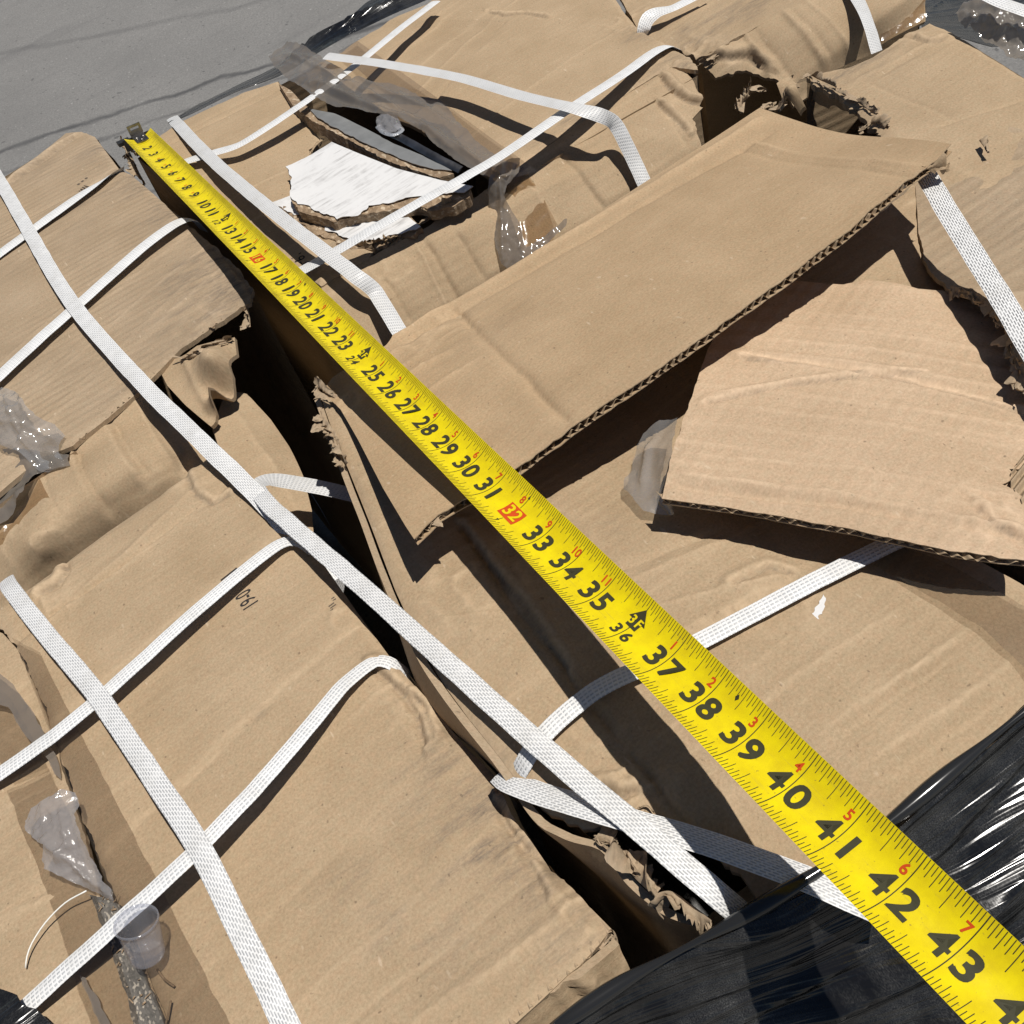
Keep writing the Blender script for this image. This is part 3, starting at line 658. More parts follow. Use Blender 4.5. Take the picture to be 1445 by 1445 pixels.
# ---- left edge carton, the other side of the taped seam
A2 = thing('carton', 'carton under the milky bag film, its seam split open along grey particle board', 'carton', P(30, 1250, -.6), 'damaged cartons on the load')
sheet('top_panel', KC, [(-90, 862, 0), (0, 890, 0), (20, 912, 0, .001), (42, 956, 0, .0012), (57, 992, 0, .0012), (77, 1046, 0, .0012), (92, 1098, 0, .0015), (108, 1146, 0, .0015), (132, 1222, 0), (146, 1290, -.001, .001), (176, 1375, -.001), (205, 1470, -.001), (215, 1600, 0), (-150, 1600, 0), (-200, 1200, 0)], A2, sp=.003, ctrl=[(40, 1250, .002)],
      feats=[('step', (-20, 1155), (85, 1098), .0012, -.0016, .7), ('ridge', (-20, 1312), (92, 1255), .003, .0008, .5), ('ridge', (30, 1275), (130, 1225), .002, -.0012, .3), ('ridge', (-10, 1030), (70, 1075), .003, .001, .4), ('wrk', (20, 1000), .02, .0015, 80), ('lines', (0, 1330), (90, 1262), 10, .0003, .4)])
sheet('packing_tape', 'tape', [(12, 1118), (72, 1088), (100, 1148), (128, 1238), (147, 1294), (178, 1380), (206, 1470), (134, 1458), (97, 1344), (55, 1222)], A2, sp=.004, thick=0, off=.0018, noise_=(.0007, 18), jag=.0008)
sheet('packing_tape', 'tape', [(-20, 960), (16, 985), (58, 1060), (70, 1086), (20, 1106), (-20, 1040)], A2, sp=.004, thick=0, off=.002, noise_=(.001, 24))
body(A2, [(0, 930, 0), (95, 1130, 0), (205, 1470, 0), (220, 1600, 0), (-150, 1600, 0), (-90, 905, 0)], z=-.006)
cb = thing('particle_board', 'strip of grey speckled particle board showing in the split seam beside the plastic cup', 'board', P(190, 1380, 0))
sheet('board_core', 'chip', [(124, 1262, .0005), (146, 1266, .001), (168, 1276, .001), (186, 1322, .001), (206, 1378, .001), (222, 1416, .001), (240, 1470, .001), (196, 1472, .001), (182, 1420, .001), (158, 1342, .001), (140, 1300, .001)], cb, sp=.0022, thick=.012, jag=.0012, noise_=(.0008, 160))
rs = random.Random(4); vs = []; fs = []
for k in range(24):
    x, y = rs.choice([(rs.uniform(140, 166), rs.uniform(1264, 1290)), (rs.uniform(160, 215), rs.uniform(1300, 1430))])
    if y > 1300: x = 150+(y-1300)*.38+rs.uniform(-8, 22)
    o = P(x, y, .0022); a = rs.uniform(0, 6.28); l = rs.uniform(.0005, .0018); w = rs.uniform(.0002, .0005); d = np.array([math.cos(a), math.sin(a), rs.uniform(-.3, .5)]); e = np.array([-math.sin(a), math.cos(a), 0])
    b = len(vs); vs += [o-d*l-e*w, o+d*l-e*w, o+d*l+e*w, o-d*l+e*w, o-e*w*.3+[0, 0, w*1.5], o+e*w*.3+[0, 0, w*1.5]]; fs += [(b, b+1, b+2, b+3), (b, b+4, b+5, b+3), (b, b+1, b+4), (b+4, b+1, b+2, b+5), (b+5, b+2, b+3)]
link('loose_splinters', mesh('loose_splinters', vs, fs, False), 'fibre', cb)['kind'] = 'stuff'
torn('torn_paper', A, [(205, 1372, -.001), (220, 1412, -.001), (240, 1462, -.001)], .004, 'kraft', .002, (-.3, 0, 1), 33)

# ---- far left carton with weathered washboard top
B = thing('carton', 'weathered washboard carton at the far left with scuffed right edge and slumped torn front', 'carton', P(180, 450, -.6), 'damaged cartons on the load')
sheet('top_panel', KF, [(-160, 345, 0), (-40, 272, -.004), (0, 246, -.006), (14, 252, -.002), (50, 222, -.004), (92, 186, -.012), (112, 184, -.008), (132, 190, -.003), (150, 214, .0), (168, 238, 0), (184, 245, 0), (230, 284, 0, .001), (262, 312, 0, .001), (300, 345, -.001, .0012), (336, 378, 0, .0015), (357, 408, -.002, .0015),
      (352, 424, -.002, .0012), (300, 456, -.001, .0012), (252, 490, 0, .0008), (200, 542, 0, .0008), (150, 586, 0, .0008), (100, 626, 0), (60, 640, 0), (0, 690, 0), (-160, 820, 0)], B, sp=.0018, ctrl=[(150, 400, .003), (60, 480, .002), (250, 400, .002)],
      roll=(.007, .003), feats=[('crease', [(300, 352), (322, 372), (340, 392), (350, 410)], .0016, .0022), ('crease', [(18, 262), (60, 232), (104, 198)], .0022, .003), ('lines', (0, 420), (170, 285), 34, .0007, .55), ('lines', (0, 420), (170, 280), 12, .001, .7), ('ridge', (20, 258), (110, 192), .006, .003, .5), ('ridge', (-20, 350), (178, 240), .004, -.001, .2), ('wrk', (335, 395), .03, .0022, 90), ('wrk', (310, 440), .03, .0016, 80),
             ('dirt_and_shade', (300, 385), .05, .85), ('dirt_and_shade', (345, 400), .04, .9), ('dirt_and_shade', (245, 300), .035, .8), ('dirt_and_shade', (205, 262), .03, .8), ('dirt_and_shade', (140, 215), .03, .7), ('dirt_and_shade', (280, 450), .05, .55), ('dirt_and_shade', (200, 520), .04, .4), ('dirtline', (170, 235), (355, 412), .012, .7), ('dirt_and_shade', (60, 240), .04, .3), ('dirtline', (-20, 380), (190, 250), .01, .5)], noise_=(.0012, 11))
fluting('fluting', B, [(356, 415, -.003), (300, 458, -.002), (250, 492, -.001), (200, 544, -.001), (150, 588, -.001), (98, 628, -.001)], thick=.004, depth=.006, period=.006, inward=(0, 1, 0), seed=19)
sheet('front_flap', KC, [(-60, 800, -.03), (-60, 760, -.02), (0, 742, -.014), (20, 738, -.012), (36, 716, -.010), (58, 668, -.008, .001), (98, 650, -.007, .0015), (101, 634, -.006, .001), (112, 624, -.006, .0015), (138, 603, -.006, .001), (166, 584, -.006), (188, 566, -.006, .0008), (204, 552, -.006), (232, 582, -.009), (262, 612, -.013), (292, 634, -.022), (325, 672, -.052), (180, 780, -.064), (90, 850, -.064), (20, 900, -.064)], B, sp=.0017, ctrl=[(270, 640, -.020), (225, 660, -.013), (160, 700, -.014), (100, 745, -.016), (60, 780, -.018), (255, 655, -.024), (200, 695, -.023), (140, 735, -.025), (70, 790, -.027)],
      feats=[('step', (186, 560), (256, 676), .0026, -.005, .3), ('step', (142, 596), (210, 694), .0026, -.005, .3), ('step', (98, 640), (160, 740), .0026, -.004, .2), ('ridge', (188, 566), (250, 668), .0028, .003, .9), ('ridge', (146, 600), (208, 690), .0028, .003, .9), ('ridge', (200, 556), (262, 645), .004, -.0025, .1), ('ridge', (156, 600), (214, 678), .004, -.002, .1), ('ridge', (104, 640), (160, 730), .004, -.002, .1), ('ridge', (98, 640), (150, 720), .003, .0018, .5), ('ridge', (58, 668), (110, 750), .003, -.001, .2), ('wrk', (60, 760), .03, .002, 60)])
sheet('packing_tape', 'tape_gloss', [(-60, 790, -.018), (18, 735, -.0105), (36, 713, -.0085), (56, 672, -.0065), (86, 720, -.0115), (108, 752, -.030), (84, 785, -.036), (20, 850, -.05), (-60, 860, -.05)], B, sp=.003, thick=0, off=.002, noise_=(.001, 40),
      feats=[('ridge', (26, 690), (48, 800), .002, .0028), ('ridge', (12, 720), (18, 780), .0018, .003), ('ridge', (82, 724), (78, 795), .0018, .003), ('crumple', .0008, 60)])
sheet('torn_corner', KC, [(222, 516, -.006, .001), (262, 500, -.004), (278, 488, -.003), (300, 482, -.001, .002), (322, 480, .001, .002), (331, 476, .0), (334, 500, -.003), (328, 530, -.008), (318, 560, -.014), (306, 585, -.018, .002), (298, 602, -.022), (262, 572, -.012), (236, 544, -.008)], B, sp=.0026, ctrl=[(305, 510, .010), (300, 545, .004), (270, 530, -.004)],
      feats=[('wrk', (310, 530), .02, .003, 110), ('ridge', (265, 505), (300, 580), .004, .002, .4), ('wrk', (300, 580), .012, .0025, 130)])
torn('torn_paper', B, [(258, 506, -.002), (276, 502, .001), (290, 492, .003), (312, 486, .004), (330, 478, .002)], .010, seed=41, amp=.005, dirv=(-.6, .3, .6))
torn('torn_paper', B, [(341, 412, -.006), (350, 440, -.010), (352, 462, -.014)], .010, seed=43, amp=.006, dirv=(-.5, -.4, .6))
body(B, [(132, 192, -.004), (184, 246, 0), (262, 314, 0), (357, 410, -.002), (100, 628, 0), (-160, 822, 0), (-160, 346, 0), (92, 186, -.012)], leave=(3,))
print_on('printed_stamp', B, '▪▪▪', (114, 252), .0045, (128, 240), .010, 'ink_faint')
print_on('printed_stamp', B, 'IIII', (116, 262), .0045, (130, 250), .011, 'ink_faint')
sheet('inner_flap', KC, [(300, 604, -.03), (314, 566, -.034), (326, 552, -.04), (348, 556, -.045), (382, 592, -.05), (408, 630, -.055), (428, 672, -.06), (440, 720, -.065), (446, 800, -.075), (420, 830, -.075), (370, 760, -.06), (320, 670, -.04)], B, sp=.003, ctrl=[(370, 650, -.040)],
      feats=[('ridge', (318, 566), (425, 740), .004, .0015, .4), ('wrk', (330, 560), .015, .002, 80)])

# ---- far middle carton with the burst taped seam
Cc = thing('carton', 'far middle carton burst along its taped top seam with broken white boards poking out', 'carton', P(600, 250, -.6), 'damaged cartons on the load')
sheet('top_flap', KC, [(178, 205, -.004, .002), (190, 214, 0), (216, 196, 0, .001), (248, 174, 0), (300, 149, 0, .001), (345, 128, -.001), (392, 113, 0), (408, 135, 0), (430, 172, -.001), (452, 196, -.003, .003), (438, 214, -.004, .004), (452, 226, -.005), (480, 262, -.010), (540, 330, -.006), (520, 362, -.001, .001), (452, 402, -.001), (420, 376, 0), (370, 336, 0), (300, 285, 0), (235, 245, 0)], Cc, sp=.0019, ctrl=[(330, 220, .002), (400, 260, .001), (400, 330, .001)],
      roll=(.006, .0025), feats=[('ridge', (240, 205), (392, 130), .003, -.0012, .4), ('ridge', (262, 188), (390, 120), .002, -.001, .2), ('lines', (250, 205), (395, 130), 12, .0005, .5), ('dirtline', (395, 330), (520, 364), .02, .4), ('dirt_and_shade', (300, 215), .004, .8), ('wrk', (455, 395), .02, .002, 90)], noise_=(.0012, 14))
sheet('top_flap', KC, [(444, 82, -.002), (480, 66, 0), (520, 40, 0), (560, 20, 0), (600, 4, 0), (640, -30, 0), (760, -60, 0), (858, -20, 0), (882, 18, 0), (905, 42, -.001, .001), (936, 58, -.002, .0015), (972, 78, -.004, .002), (985, 96, -.004, .002), (946, 92, -.002, .001), (870, 138, -.001), (800, 184, -.001), (745, 222, -.001), (702, 254, -.002), (680, 240, -.002), (640, 208, -.003, .002), (590, 178, -.003), (540, 150, -.004), (495, 120, -.004), (466, 98, -.003)], Cc, sp=.0019, ctrl=[(700, 100, .004), (820, 80, .002), (620, 80, .003)],
      roll=(.007, .003), feats=[('crease', [(690, 22), (712, 28), (740, 24), (770, 30)], .0016, .002), ('crease', [(880, 10), (900, 34), (930, 52)], .002, .003), ('step', (596, 166), (716, 38), .0016, -.0045, .6), ('ridge', (585, 130), (760, -20), .002, .0008, .9), ('ridge', (650, 205), (905, 20), .002, .0006, .6), ('ridge', (520, 110), (640, 5), .002, .0006, .7), ('ridge', (690, 20), (770, 25), .002, -.0015, .3), ('lines', (600, 150), (720, 60), 14, .0004, .5), ('wrk', (900, 30), .03, .003, 80), ('wrk', (960, 80), .03, .0025, 90), ('dirt_and_shade', (900, 50), .02, .6), ('dirt_and_shade', (965, 85), .03, .6), ('dirtline', (740, 210), (960, 72), .018, .45), ('ridge', (735, 200), (940, 62), .004, -.001, .2)], noise_=(.0012, 12))
sheet('front_wall', KC, [(452, 404, -.003), (520, 365, -.003, .0008), (600, 322, -.003, .0008), (704, 257, -.003), (745, 226, -.003), (800, 188, -.003), (870, 142, -.003), (946, 96, -.004), (962, 92, -.006), (975, 112, -.012), (984, 140, -.02, .002), (988, 158, -.026), (972, 176, -.03, .002), (978, 196, -.036), (990, 230, -.05), (900, 310, -.065), (800, 380, -.065), (690, 440, -.065), (590, 520, -.065), (545, 560, -.065), (520, 520, -.048), (475, 440, -.016)], Cc, sp=.0019, ctrl=[(620, 375, -.022), (780, 270, -.022), (900, 190, -.022), (560, 420, -.022)],
      feats=[('step', (598, 340), (652, 432), .003, .004, .2), ('step', (642, 330), (690, 400), .003, .003, .2), ('step', (790, 215), (850, 300), .003, .004, .2), ('ridge', (600, 345), (650, 430), .004, -.003, .2), ('ridge', (588, 350), (632, 440), .003, .002, .5), ('ridge', (640, 330), (680, 390), .004, -.0025, .2), ('ridge', (540, 395), (580, 460), .004, -.002, .2), ('ridge', (790, 215), (850, 300), .004, -.0025, .2), ('ridge', (740, 260), (790, 330), .003, .0012, .5), ('ridge', (930, 150), (960, 215), .004, -.003, .3), ('crease', [(938, 110), (952, 136), (966, 150), (985, 160)], .002, .0045), ('crease', [(930, 150), (946, 172), (960, 196)], .0016, .003), ('wrk', (955, 165), .02, .002, 70), ('wrk', (555, 385), .02, .002, 90), ('ridge', (850, 160), (900, 260), .004, .0016, .3), ('lines', (600, 400), (900, 200), 8, .0006, .4)], noise_=(.0018, 16))
sheet('packing_tape', 'tape_gloss', [(700, 262, -.006), (738, 238, -.006), (762, 272, -.018), (786, 318, -.032), (776, 345, -.038), (742, 378, -.046), (722, 330, -.03)], Cc, sp=.0025, thick=0, off=.0025, noise_=(.001, 60),
      feats=[('ridge', (722, 265), (742, 350), .002, .003), ('crumple', .0006, 40)])
sheet('packing_tape', 'tape', [(478, 75), (505, 60), (600, 128), (690, 195), (760, 245), (712, 258), (655, 212), (560, 150)], Cc, sp=.004, thick=0, off=.0022)
torn('torn_paper', Cc, [(178, 206, -.006), (186, 222, -.008), (196, 244, -.012), (206, 262, -.02)], .012, seed=51, amp=.007, dirv=(-.7, .1, .5))
torn('torn_paper', Cc, [(590, 318, -.001), (612, 306, -.001), (630, 296, -.001)], .003, seed=52, amp=.002)
torn('torn_paper', Cc, [(438, 216, -.003), (446, 204, -.002), (456, 196, -.002)], .004, seed=53, amp=.003, mat='kraft')
body(Cc, [(190, 216, 0), (452, 404, -.002), (702, 256, -.002), (985, 98, -.004), (882, 18, 0), (858, -20, 0), (600, 4, 0), (392, 113, 0), (248, 174, 0)], z=-.006)
print_on('printed_code', Cc, '19-0', (421, 362), .0045, (432, 373), .014)

# ---- centre carton, big flap flung open
D = thing('carton', 'centre carton with one big smooth flap flung open under the yellow tape measure', 'carton', P(900, 800, -.57), 'damaged cartons on the load')
ZD = .03
sheet('top_panel', KC, [(452, 560, .024), (466, 600, .026), (486, 650, .027), (520, 735, .027), (556, 830, .027), (590, 905, .027), (622, 960, .026), (660, 1012, .025), (705, 1068, .024), (735, 1110, .023, .001), (775, 1148, .022, .002), (822, 1168, .024, .002), (862, 1166, .026, .002), (905, 1146, .029, .0015), (930, 1152, .029, .002), (975, 1176, .027, .002), (1010, 1204, .022, .002), (1045, 1232, .018), (1085, 1290, .014), (1170, 1240, .018), (1256, 1166, .022), (1350, 1088, .024), (1452, 1003, .026), (1560, 930, .026), (1520, 870, ZD), (1440, 820, ZD), (1330, 760, ZD), (1250, 690, ZD), (1100, 560, ZD), (1020, 450, ZD), (1068, 175, .03), (800, 350, .03), (548, 508, .028)], D, sp=.0018, ctrl=[(1000, 880, ZD+.003), (700, 900, ZD+.001), (1200, 1000, ZD+.003), (800, 600, .012), (1000, 400, .01), (900, 1000, ZD)],
      roll=(.007, .003), feats=[('crease', [(650, 742), (690, 800), (740, 860), (800, 950)], .0018, .002), ('crease', [(850, 1120), (872, 1130), (900, 1128)], .0016, .003), ('crease', [(1040, 838), (1085, 815), (1115, 822)], .0014, .0016), ('step', (878, 955), (1120, 822), .0014, .0022, .7), ('ridge', (900, 880), (1110, 820), .003, .0013, .5), ('ridge', (850, 828), (1010, 756), .004, -.0012, .2), ('ridge', (880, 838), (1020, 772), .003, .001, .5), ('ridge', (1150, 1050), (1350, 900), .0035, .0013, .6), ('ridge', (1165, 1062), (1350, 922), .003, -.0012, .2), ('ridge', (1060, 1010), (1270, 860), .003, .0008, .4),
             ('ridge', (1190, 1105), (1430, 930), .0045, .0012, .5), ('ridge', (1215, 1125), (1440, 960), .004, -.001, .2), ('ridge', (905, 1120), (1130, 960), .003, -.0008, .4), ('ridge', (620, 880), (705, 872), .002, .0014, .5), ('ridge', (650, 740), (800, 960), .0028, -.002, .1), ('ridge', (800, 960), (990, 1180), .0028, -.0022, .1), ('ridge', (690, 790), (880, 1040), .0022, .001, .1),
             ('wrk', (690, 800), .05, .0016, 80), ('wrk', (860, 1120), .03, .0035, 90), ('wrk', (950, 1180), .03, .004, 90), ('wrk', (1100, 860), .02, .0018, 110), ('lines', (1060, 1000), (1260, 850), 22, .00045, .4), ('dirt_and_shade', (862, 745), .008, .4), ('dirt_and_shade', (700, 1040), .02, .3), ('dirt_and_shade', (600, 930), .02, .3)], noise_=(.0016, 10))
sheet('packing_tape', 'tape', [(1232, 804, ZD), (1264, 776, ZD), (1330, 800, ZD), (1460, 872, ZD-.002), (1560, 940, .028), (1480, 985, .028), (1384, 893, .0315)], D, sp=.004, thick=0, off=.0042, jag=.0006, noise_=(.0006, 10))
sheet('left_wall', KC, [(450, 561, .0228), (484, 650, .0258), (519, 736, .0258), (555, 831, .0258), (589, 906, .0258), (621, 961, .0248), (659, 1013, .0238), (704, 1069, .0228), (734, 1111, .0218), (770, 1156, .020, .002), (822, 1180, .022, .003), (858, 1190, .022, .003), (888, 1228, .018, .003), (925, 1264, .014, .003), (955, 1286, .012, .003), (1010, 1308, .010), (1030, 1326, .006), ('w', .075, .118, -.20), ('w', .085, .26, -.24), ('w', .11, .46, -.24), ('w', .125, .56, -.20)], D, sp=.0035, ctrl=[('w', .058, .25, -.03), ('w', .045, .32, -.01)],
      feats=[('wrk', (880, 1230), .03, .004, 90)], noise_=(.003, 9))
torn('torn_paper', D, [(838, 1182, .023), (862, 1190, .024), (884, 1220, .021), (905, 1244, .018), (926, 1264, .016)], .009, seed=61, amp=.006, dirv=(.5, -.2, .7))
torn('torn_paper', D, [(842, 1186, .024), (870, 1202, .023), (894, 1234, .020), (925, 1264, .017)], .012, seed=62, amp=.006, dirv=(.5, .3, .6), layers=2, lean=.7)
torn('torn_paper', D, [(926, 1262, .018), (948, 1258, .020), (972, 1274, .019), (1004, 1298, .018)], .018, seed=63, amp=.004, dirv=(-.5, -.5, -.2), layers=3)
torn('torn_paper', D, [(900, 1146, .030), (912, 1140, .031), (922, 1150, .030)], .004, seed=64, amp=.003, mat='kraft')
torn('torn_paper', D, [(446, 548, .028), (462, 556, .032), (474, 566, .03)], .010, seed=65, amp=.006, dirv=(-.3, .6, .6))
torn('torn_paper', D, [(452, 590, .024), (470, 612, .028), (480, 640, .027), (486, 662, .026)], .011, seed=66, amp=.007, dirv=(-.55, -.2, .6), layers=3)
body(D, [('w', .105, .55, .02), ('w', .05, .25, .02), ('w', .075, .14, .02), ('w', .33, .12, .02), ('w', .34, .53, .02)], z=-.02, leave=(0,))
# the flung-open flap: two liners with fluting between them
FL = [(455, 552, .028), (470, 532, .030), (500, 514, .032), (545, 488, .033), (560, 476, .032), (640, 428, .031), (800, 330, .031), (960, 225, .032), (1072, 152, .036), (1130, 172, .040), (1188, 188, .048), (1262, 194, .066), (1342, 203, .088), (1325, 222, .089, .001), (1270, 262, .091, .001), (1190, 330, .091, .001), (1100, 398, .090, .0012), (1000, 470, .086, .001), (900, 540, .080, .001), (805, 604, .0735, .0015), (735, 656, .0685, .0008), (690, 688, .066, .0008), (652, 706, .065, .001), (618, 726, .066, .0012), (584, 760, .068), (572, 742, .065), (540, 688, .052), (505, 620, .040), (482, 580, .033)]
flc = [(700, 500, .054), (850, 400, .057), (1000, 300, .060), (1150, 240, .064), (600, 600, .052), (550, 560, .043)]
ff = [('ridge', (548, 492), (1075, 160), .006, .0035, .6), ('ridge', (575, 490), (1085, 176), .004, -.0018, .1), ('ridge', (640, 440), (800, 592), .0035, -.0022, .25), ('ridge', (560, 548), (640, 500), .002, .0012, .6), ('ridge', (520, 560), (690, 440), .002, .001, .6), ('ridge', (600, 560), (690, 505), .002, .0008, .7), ('ridge', (1040, 200), (1290, 262), .003, -.0012, .2), ('ridge', (1060, 190), (1300, 245), .003, .0012, .4),
      ('wrk', (600, 480), .035, .0018, 80), ('wrk', (490, 570), .02, .003, 90), ('dirt_and_shade', (700, 470), .05, .22)]
sheet('open_flap', ['kraft_smooth', 'kraft_core'], FL, D, sp=.0024, thick=.0006, ctrl=flc, feats=ff, seed=200, noise_=(.0011, 9))
sheet('inner_liner', ['kraft_smooth', 'kraft_core'], FL, D, sp=.005, thick=.0006, ctrl=flc, off=-.0048, seed=201, noise_=(.0011, 9))
edge = [(1338, 208, .0875), (1270, 263, .091), (1190, 331, .091), (1100, 399, .090), (1000, 471, .086), (900, 541, .080), (805, 605, .0735), (735, 657, .0685), (690, 689, .066), (652, 707, .065), (618, 727, .066), (586, 758, .068)]
fluting('fluting', D, edge, thick=.0042, depth=.008, period=.0058, inward=(.02, 1, -.28), nrm=(0, .28, 1), seed=71, lift=-.0006)
torn('torn_paper', D, [(600, 742, .064), (625, 724, .063), (648, 708, .062)], .006, seed=72, amp=.003, dirv=(.3, -.8, .2), lean=.2)
torn('torn_paper', D, [(1300, 238, .090), (1322, 236, .086), (1330, 244, .08)], .010, seed=73, amp=.003, dirv=(.5, -.5, -.2), lean=.3, mat='kraft')
torn('torn_paper', D, [(1048, 160, .034), (1052, 138, .036), (1064, 130, .036), (1082, 128, .038)], .014, seed=74, amp=.007, dirv=(-.2, .5, .7))
torn('torn_paper', D, [(1068, 158, .032), (1086, 150, .030), (1098, 158, .032), (1106, 150, .034)], .010, seed=75, amp=.005)

# ---- right carton
E_ = thing('carton', 'right carton with a torn ragged left corner beneath the steeply slanting strap', 'carton', P(1330, 150, -.57), 'damaged cartons on the load')
sheet('top_panel', KC, [(1138, 104, .03, .002), (1165, 97, .03, .001), (1198, 90, .03), (1232, 76, .029), (1290, 42, .028), (1312, 30, .026), (1332, 38, .028), (1390, 72, .03), (1450, 108, .03), (1700, 240, .03), (1700, 900, .03), (1440, 700, .03), (1250, 520, .03), (1080, 480, .03), (1100, 330, .03), (1235, 215, .03, .003), (1248, 196, .032, .004), (1238, 178, .03, .004), (1210, 148, .03, .004), (1178, 128, .03, .004), (1150, 118, .03, .003)], E_, sp=.0021, ctrl=[(1350, 150, .033), (1300, 320, .03)],
      roll=(.008, .003), feats=[('crease', [(1286, 52), (1310, 62), (1330, 58)], .0016, .002), ('ridge', (1200, 120), (1340, 48), .0025, .0012, .5), ('ridge', (1160, 108), (1330, 34), .003, -.001, .2), ('ridge', (1225, 118), (1340, 175), .0025, -.001, .4), ('ridge', (1320, 185), (1460, 140), .003, -.0016, .4), ('ridge', (1235, 110), (1300, 75), .002, -.0014, .2), ('lines', (1200, 130), (1340, 52), 14, .0005, .5), ('dirt_and_shade', (1220, 90), .03, .5), ('dirt_and_shade', (1180, 110), .025, .5), ('wrk', (1290, 50), .03, .0018, 80), ('wrk', (1340, 300), .05, .001, 60)], noise_=(.0014, 12))
torn('torn_paper', E_, [(1138, 104, .03), (1150, 112, .031), (1172, 122, .031), (1196, 134, .031), (1216, 146, .031), (1236, 160, .031)], .007, seed=81, amp=.004, dirv=(-.4, -.3, .8), layers=2)
torn('torn_paper', E_, [(1212, 186, .028), (1226, 176, .03), (1240, 172, .031), (1250, 180, .031)], .009, seed=82, amp=.005, dirv=(-.3, -.4, .8), layers=2)
sheet('inner_flap', KC, [(1124, 118, .024), (1136, 112, .022), (1160, 128, .016), (1190, 142, .014), (1222, 156, .012), (1218, 164, .008, .002), (1190, 156, .006, .003), (1162, 150, .002, .003), (1145, 138, .006)], E_, sp=.003)
sheet('torn_panel', ['kraft_flute', 'kraft_core'], [(1386, 196, .0315, .002), (1414, 177, .0325, .001), (1440, 182, .033), (1500, 205, .033), (1700, 300, .033), (1700, 800, .033), (1520, 590, .046), (1462, 552, .058, .003), (1440, 520, .060, .004), (1424, 474, .059, .004), (1400, 438, .058, .004), (1382, 424, .057, .004), (1360, 416, .054, .003), (1340, 408, .049, .002), (1310, 380, .037, .001), (1296, 330, .0315), (1292, 262, .031), (1320, 230, .031), (1372, 214, .031, .002)], E_, sp=.0024, thick=.003, ctrl=[(1420, 300, .033), (1340, 330, .033), (1400, 380, .040)],
      feats=[('lines', (1330, 330), (1445, 270), 16, .0009, .5), ('wave', (1330, 330), (1445, 270), .022, .0004), ('wrk', (1405, 445), .03, .003, 90), ('wrk', (1400, 215), .02, .0016, 80), ('dirt_and_shade', (1390, 300), .06, .3)], noise_=(.0016, 16))
torn('torn_paper', E_, [(1340, 407, .050), (1362, 414, .055), (1384, 423, .058), (1402, 440, .059), (1416, 458, .060)], .009, seed=83, amp=.006, dirv=(-.6, -.5, .45), layers=3)
torn('torn_paper', E_, [(1422, 470, .060), (1430, 496, .061), (1440, 520, .061), (1452, 545, .060)], .010, seed=84, amp=.007, dirv=(-.7, -.4, .45), layers=3)
torn('torn_paper', E_, [(1384, 198, .039), (1390, 206, .039), (1396, 216, .038)], .004, seed=85, amp=.003)
body(E_, [(1138, 106, .028), (1312, 32, .024), (1700, 240, .028), (1700, 900, .028), (1090, 520, .028)], z=-.006, leave=(4,))

# ---- far right carton behind
G = thing('carton', 'far right carton with a pale buckled front and a glossy brown taped end', 'carton', P(1050, 20, -.6), 'damaged cartons on the load')
sheet('top_panel', KC, [(868, -20, -.003), (900, 36, -.003, .002), (922, 60, -.004, .002), (958, 68, -.006, .002), (982, 84, -.01, .002), (1000, 76, -.004, .002), (1050, 48, -.002, .001), (1125, 4, -.001), (1180, -34, 0), (1130, -90, 0), (1000, -90, 0), (900, -60, 0)], G, sp=.0024,
      feats=[('step', (916, 52), (1030, -18), .0014, -.006, .4), ('lines', (930, 60), (1080, -20), 12, .0008, .4), ('dirtline', (960, 60), (1130, -30), .022, .7), ('wrk', (980, 70), .03, .004, 80), ('wrk', (885, 10), .03, .003, 80), ('dirt_and_shade', (985, 74), .03, .7)], noise_=(.002, 18))
sheet('front_wall', KC, [(990, 88, -.014, .003), (1010, 74, -.006, .002), (1048, 52, -.005), (1125, 7, -.004), (1180, -28, -.004), (1240, -60, -.005), (1300, -20, -.014), (1306, 30, -.03), (1240, 66, -.04), (1232, 82, -.05), (1150, 130, -.055), (1120, 150, -.06), (1100, 120, -.044, .004), (1060, 102, -.030, .003), (1010, 110, -.022, .003)], G, sp=.0024, ctrl=[(1150, 50, -.018)],
      feats=[('step', (1044, 54), (1110, 134), .003, .005, .3), ('step', (1098, 22), (1164, 100), .003, .004, .3), ('ridge', (1044, 54), (1110, 130), .003, .003, .8), ('ridge', (1098, 22), (1160, 95), .0035, .003, .6), ('ridge', (1060, 50), (1120, 110), .004, -.0028, .1), ('ridge', (1130, 8), (1200, 80), .0035, .002, .5), ('ridge', (1110, 22), (1170, 88), .004, -.002, .1), ('crease', [(1000, 92), (1030, 92), (1056, 84), (1080, 96)], .002, .004), ('wrk', (1020, 95), .025, .002, 70)], noise_=(.0012, 16))
sheet('packing_tape', 'tape_gloss', [(1226, -30, -.006), (1302, -25, -.012), (1307, 28, -.029), (1244, 62, -.037), (1236, 20, -.022)], G, sp=.0025, thick=0, off=.004, noise_=(.0012, 50), feats=[('crumple', .0008, 90)])
torn('torn_paper', G, [(1098, 70, -.028), (1112, 78, -.032), (1118, 92, -.038), (1114, 110, -.04)], .012, seed=91, amp=.006, dirv=(.2, -.4, .9))
torn('torn_paper', G, [(985, 92, -.012), (1000, 84, -.008), (1014, 76, -.006)], .008, seed=92, amp=.005, dirv=(0, -.3, .9))
sheet('torn_flap', KC, [(1096, 118, -.03), (1112, 108, -.03), (1128, 120, -.03), (1136, 150, -.035), (1128, 160, -.04), (1104, 140, -.04)], G, sp=.0025, ctrl=[(1116, 128, -.018)], feats=[('wrk', (1116, 130), .02, .002, 80)])
